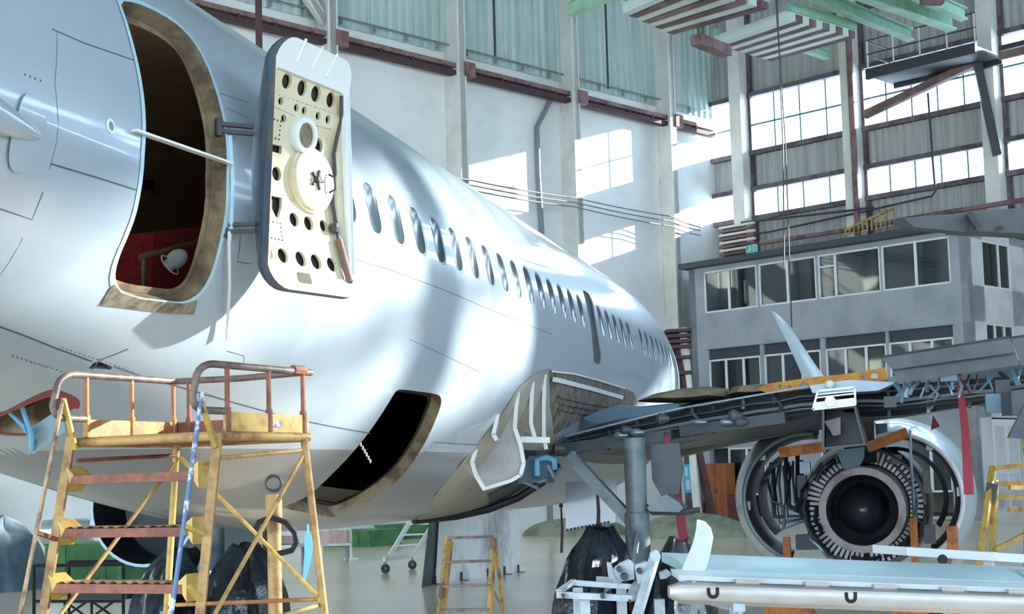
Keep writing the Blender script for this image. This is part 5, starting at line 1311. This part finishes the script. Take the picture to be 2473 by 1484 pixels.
# wheeled rack that carries the pale panels at the far left
a = floor_pt(-40, 1330); dist = (a-CAM).dot(FW); RK_ = thing('parts_rack', 'parts rack with pale aircraft panels at the far left', 'rack', (floor_pt(70, 1330)))
for pts, m_ in (([(-30,1232),(10,1212),(70,1198),(140,1200),(162,1222),(165,1235),(-30,1238)], 'panel_stain_sun'), ([(-30,1238),(100,1240),(100,1252),(-30,1254)], 'cover_brown'), ([(108,1215),(180,1222),(215,1228),(235,1250),(110,1252)], 'silver'), ([(130,1228),(190,1232),(190,1255),(130,1255)], 'tarp_grey')):
    P = [at(x, y, dist) for x, y in pts]; part(lambda m: m.prism(P, tuple(F0*.5)), 'stored_panel', m_, RK_)
part(lambda m: m.bar(at(-40,1256,dist+.25), at(240,1258,dist+.25), .6, .08), 'shelf', 'steel_grey', RK_)
for x in (-30, 100, 230):
    p = at(x, 1258, dist+.25); part(lambda m: m.bar(p, (p.x, p.y, 0), .08, .08), 'leg', 'steel_grey', RK_)
# low dark cart
q = [floor_pt(82, 1500), floor_pt(298, 1500)]; dist = (q[0]-CAM).dot(FW); CT = thing('frame_cart', 'black tubular frame cart behind the yellow steps', 'cart', (q[0]+q[1])/2)
zt_ = at(150, 1366, dist).z; zm_ = at(150, 1452, dist).z; d = (q[1]-q[0]).normalized(); k = V((-d.y, d.x, 0))*.9
for o in (V(), k):
    for p in q: part(lambda m: m.tube([p+o, p+o+V((0,0,zt_))], .025, 6), 'upright', 'black', CT)
    for zz in (zt_, zm_): part(lambda m: m.tube([q[0]+o+V((0,0,zz)), q[1]+o+V((0,0,zz))], .025, 6), 'rail', 'black', CT)
for u in (.35, .65):
    p = q[0].lerp(q[1], u); r = q[0].lerp(q[1], u+.25); part(lambda m: (m.tube([p, p+V((0,0,zm_))], .02, 6)), 'strut', 'black', CT)
    part(lambda m: m.tube([p+V((0,0,zm_)), r+V((0,0,.05))], .018, 6), 'cross_brace', 'black', CT); part(lambda m: m.tube([r+V((0,0,zm_)), p+V((0,0,.05))], .018, 6), 'cross_brace', 'black', CT)
c = (q[0]+q[1])/2+d*.25; part(lambda m: m.box(c+k*.5+V((0,0,zm_+.06)), (.9, .5, .1), (d, k.normalized(), V((0,0,1)))), 'seat_pad', 'tyre', CT)
# long low table with house shaped crate
a, b = floor_pt(615, 1366), floor_pt(848, 1358); dist = (a-CAM).dot(FW); h = .45; TB = thing('parts_table', 'long low table of small parts far behind the ringed post', 'table', (a+b)/2)
part(lambda m: m.bar(a+V((0,0,h)), b+V((0,0,h)), 1.0, .06), 'table_top', 'panel_stain_sun', TB)
for u in (.04, .5, .96):
    p = a.lerp(b, u); part(lambda m: m.bar(p, p+V((0,0,h)), .06, .06), 'leg', 'steel_grey', TB)
mat('pink_board', '#cdb5ad', .7, second='#b89b92', scale=3)
c = a.lerp(b, .82)+V((0,0,h+.03)); W2_ = .38; RTH = R0
HC = thing('gabled_crate', 'pink grey crate with a gabled lid on the long table', 'crate', c)
part(lambda m: m.box(c+V((0,0,.16)), (.7, .5, .32), (R0, F0, V((0,0,1)))), 'body', 'pink_board', HC)
part(lambda m: m.prism([c+R0*-.42-F0*.28+V((0,0,.3)), c+R0*.42-F0*.28+V((0,0,.3)), c+R0*.15-F0*.28+V((0,0,.5)), c-R0*.25-F0*.28+V((0,0,.5))], tuple(F0*.56)), 'lid', 'panel_stain_sun', HC)
c = a.lerp(b, .22)+V((0,0,h+.03)); HB = thing('tool_case', 'white lidded case on the left of the long table', 'case', c)
part(lambda m: m.box(c+V((0,0,.12)), (.9, .5, .2), (R0, F0, V((0,0,1)))), 'body', 'pink_board', HB); part(lambda m: m.prism([c+R0*-.5-F0*.28+V((0,0,.22)), c+R0*.5-F0*.28+V((0,0,.22)), c+R0*.4-F0*.28+V((0,0,.36)), c-R0*.35-F0*.28+V((0,0,.36))], tuple(F0*.56)), 'lid', 'frame_white', HB)
p = floor_pt(848, 1352); mb = MB(); mb.tube([p, V((p.x, p.y, at(848, 1281, (p-CAM).dot(FW)).z))], .035, 8); mb.lathe(p, (0,0,1), [(0, 0), (0, .2), (.03, .18), (.04, .04)], 12); tag(mb.build('barrier_post', 'frame_white'), 'thin white post at the end of the long low table', 'post')
# white mobile steps
w1, w2 = floor_pt(931, 1386), floor_pt(996, 1376); dist = (w1-CAM).dot(FW); MS = thing('mobile_steps', 'white mobile steps on castors beyond the belly', 'steps', (w1+w2)/2)
d = (w2-w1); wdt = d.length; d.normalize(); k = V((-d.y, d.x, 0)); k = k if k.dot(FW) > 0 else -k
for p in (w1, w2):
    wh = part(lambda m: m.lathe(p-d*.03+V((0,0,.1)), d, [(0, .03), (0, .09), (.015, .1), (.045, .1), (.06, .09), (.06, .03)], 18), 'castor_wheel', 'tyre', MS); part(lambda m: m.bar(p+V((0,0,.1)), p+V((0,0,.27)), .04, .04), 'castor_fork', 'steel_grey', wh)
part(lambda m: m.bar(w1-d*.05+V((0,0,.3)), w2+d*.05+V((0,0,.3)), .06, .09), 'base_bar', 'frame_white', MS)
for s in (0, 1):
    p0 = at(940+62*s, 1344-6*s, dist); p1 = at(990+58*s, 1262, dist+.4); part(lambda m: m.bar(p0, p1+(p1-p0)*.3, .05, .09), 'stringer', 'frame_white', MS)
for u in (.3, .62, .95):
    a = at(940,1344,dist).lerp(at(990,1262,dist+.4), u); b = at(1002,1338,dist).lerp(at(1048,1262,dist+.4), u); part(lambda m: m.bar(a, b, .18, .03), 'tread', 'frame_white', MS)
# panel screen with stains and painted sun patches under the belly
b0, b1, b2_ = floor_pt(1018, 1420), floor_pt(1048, 1412), floor_pt(1258, 1382); zs = 1.42; PS = thing('panel_screen', 'tall grey panel screen with stains and painted sun patches standing on the floor under the belly', 'screen', (b0+b2_)/2)
up_ = V((0,0,zs)); sh = R0*.12
part(lambda m: m.hexa([b0, b1, b1+F0*.05, b0+F0*.05], [p+up_+sh for p in (b0+sh*.6, b1, b1+F0*.05, b0+sh*.6+F0*.05)]), 'side_panel', 'wing_grey', PS)
mid = b1.lerp(b2_, .5)+F0*-.1
part(lambda m: m.sheet([[p, p+V((0,0,.5)), p+up_] for p in (b1, b1.lerp(mid, .5)-F0*.03, mid, mid.lerp(b2_, .5)-F0*.03, b2_)], True, .03, tuple(F0)), 'main_panel', 'panel_stain_sun', PS)
part(lambda m: m.bar(b1-F0*.03, b1+up_+sh-F0*.03, .06, .05), 'corner_post', 'steel_dark', PS)
for u in (.02, .3, .6, .8, .97):
    p = b1.lerp(b2_, u)-F0*.12; part(lambda m: (m.bar(p, p+V((0,0,.16)), .04, .03), m.bar(p, p+R0*.14, .05, .03)), 'foot_bracket', 'steel_dark', PS)
# furniture in front of the office
def cab(x0, x1, ytop, m_, lab, cat, name, s0=SO-.7, doors=2, knob=True):
    P = plane(x0, 1200, DA, 48.965+s0); Q = plane(x1, 1200, DA, 48.965+s0); n0, n1 = sn(P)[1], sn(Q)[1]; h = plane((x0+x1)/2, ytop, DA, 48.965+s0).z
    t = thing(name, lab, cat, HP(s0+.3, (n0+n1)/2, 0)); part(lambda m: m.hbox(s0, s0+.55, n0, n1, 0, h), 'carcass', m_, t)
    for k in range(doors):
        a, b = n0+(n1-n0)*k/doors+.02, n0+(n1-n0)*(k+1)/doors-.02; dd = part(lambda m: m.hbox(s0-.03, s0, a, b, .06, h-.04), 'door', m_, t)
        part(lambda m: m.hbox(s0-.06, s0-.03, (b-.06 if k == 0 else a+.03), (b-.03 if k == 0 else a+.06), h*.48, h*.56), 'handle', 'steel_dark', dd)
cab(1704, 1757, 1120, 'timber', 'tall red brown two door cupboard in front of the office', 'cupboard', 'cupboard')
cab(1662, 1700, 1212, 'timber_dark', 'low dark brown chest beside the tall cupboard', 'chest', 'chest', doors=1)
cab(1757, 1800, 1195, 'timber_dark', 'low dark chest right of the tall cupboard, behind the engine', 'chest', 'chest', doors=1)
n0, n1 = nO(1651, 1150), nO(1684, 1150); WV = thing('window_view', 'cyan panel with white patches painted for a bright window in the office wall', 'board', HP(SO-.05, (n0+n1)/2, 1.2))  # flat cyan panel painted for a window with bright daylight outside
mat('view_cyan', '#5cc4e6', .4)
part(lambda m: m.hbox(SO-.06, SO-.01, n0, n1, 1.15, 2.3), 'board', 'view_cyan', WV)
for a, b, c_, d_ in ((.2, .35, .6, .9), (.55, .72, .6, .9), (.25, .5, .1, .45), (.6, .85, .15, .4)):
    part(lambda m: m.hbox(SO-.075, SO-.06, n0+(n1-n0)*a, n0+(n1-n0)*b, 1.15+1.15*c_, 1.15+1.15*d_), 'view_patch', 'frame_white', WV)
# bright doorway surround and pale yellow steps at the right edge
YS = thing('work_steps', 'pale yellow work steps at the right edge beyond the engine', 'steps', floor_pt(2430, 1500).lerp(CAM, .0)*1 if False else V((at(2430,1300,16).x, at(2430,1300,16).y, 0)))
for a, b, d0, d1 in (((2397,1128),(2370,1330),16,15.6), ((2404,1160),(2396,1330),16,16), ((2484,1150),(2480,1330),16.2,16.2), ((2475,1060),(2492,1330),16,15.6)):
    p0, p1 = at(*a, d0), at(*b, d1); part(lambda m: m.bar(p0, ext(p0, p1, 0), .06, .05), 'leg', 'yellow', YS)
for a, b in (((2392,1170),(2490,1168)), ((2404,1328),(2480,1290)), ((2398,1200),(2480,1205)), ((2400,1132),(2490,1122)), ((2438,1178),(2490,1180)), ((2436,1230),(2488,1232))):
    part(lambda m: m.bar(at(*a, 15.95), at(*b, 16.1), .04, .05), 'cross_bar', 'yellow', YS)
part(lambda m: m.bar(at(2390,1210,15.9), at(2398,1168,15.9), .1, .12), 'winch_box', 'steel_dark', YS)
# neighbouring aircraft: winglet behind the wing, and a grey wing tip entering at the right
WLT = thing('winglet', 'white winglet of another aircraft rising behind the orange board', 'wing', at(1950, 930, 34)-V((0,0,.6)))
rows = []
for x0, y0, x1, y1 in ((1950,940,2010,938), (1925,880,1972,885), (1895,815,1925,815), (1873,773,1895,775), (1861,752,1872,756)):
    a, b = at(x0, y0, 34), at(x1, y1, 34); m_ = a.lerp(b, .5); n_ = F0
    rows.append([a, a.lerp(b, .3)-n_*.09, m_-n_*.1, b, m_+n_*.06, a])
part(lambda m: (m.sheet(rows), m.add(rows[-1][:-1], [(0,1,2,3,4)])), 'winglet_blade', 'cowl_white', WLT)
a, b = at(1940, 942, 34), at(2012, 940, 34); e = R0*9+V((0,0,-.9)); part(lambda m: m.hexa([a, b, b+e+F0*1.5, a+e-F0*2], [p+V((0,0,-.12)) for p in (a, b, b+e+F0*1.5, a+e-F0*2)]), 'wing_tip', 'wing_grey', WLT)
TPW = thing('wing_tip', 'dark grey wing tip of a neighbouring aircraft above the office at the right edge', 'wing', at(2400, 560, 24))
mat('underside_grey', '#50575d', .5, second='#454c52', scale=.8)
p = [at(x, y, 24) for x, y in ((2183,527),(2240,521),(2345,514),(2640,492),(2640,575),(2335,561),(2207,549))]
part(lambda m: (m.prism([p[0], p[1], p[2], p[5], p[6]], tuple(F0*.9+V((0,0,.12))))), 'wing_skin', 'underside_grey', TPW)
part(lambda m: (m.prism([q+F0*-.12 for q in (p[2], p[3], p[4], p[5])], tuple(F0*1.3+V((0,0,.15))))), 'aileron_bay', 'underside_grey', TPW)
part(lambda m: m.bar(at(2338,517,23.8), at(2362,552,23.8), .12, .1), 'hinge_fairing', 'steel_dark', TPW); part(lambda m: m.bar(at(2415,546,23.8), at(2416,556,23.8), .06, .06), 'drain_mast', 'steel_dark', TPW)
mb = MB(); mb.prism([at(x, y, 13.2) for x, y in ((2436,1058),(2476,975),(2530,975),(2530,1064))], tuple(F0*.05)); mb.build('flap_fairing', 'wing_grey', AIR)
mb = MB(); mb.prism([at(x, y, 13.6) for x, y in ((2442,945),(2540,930),(2540,1000),(2445,1002))], tuple(F0*.3)); mb.build('flap_fairing', 'spoiler', AIR)
# dark stair tower between the nose and the office
TW_ = 46; p = at(1640, 1000, TW_); SW = thing('stair_tower', 'dark timber slatted stair tower between the aircraft nose and the office', 'stairs', (p.x, p.y, 0))
for a, b in (((1622,800),(1655,950)), ((1650,792),(1662,945)), ((1612,830),(1620,950))):
    p0, p1 = at(*a, TW_), at(*b, TW_); part(lambda m: m.bar(p0, ext(p0, p1, 0), .22, .18), 'post', 'rail_dark' if a[0] < 1640 else 'cream', SW)
for y in (803, 816, 829, 842, 868, 905):
    part(lambda m: m.bar(at(1605, y, TW_), at(1668, y-4, TW_), .8, .1), 'tread', 'rail_dark', SW)
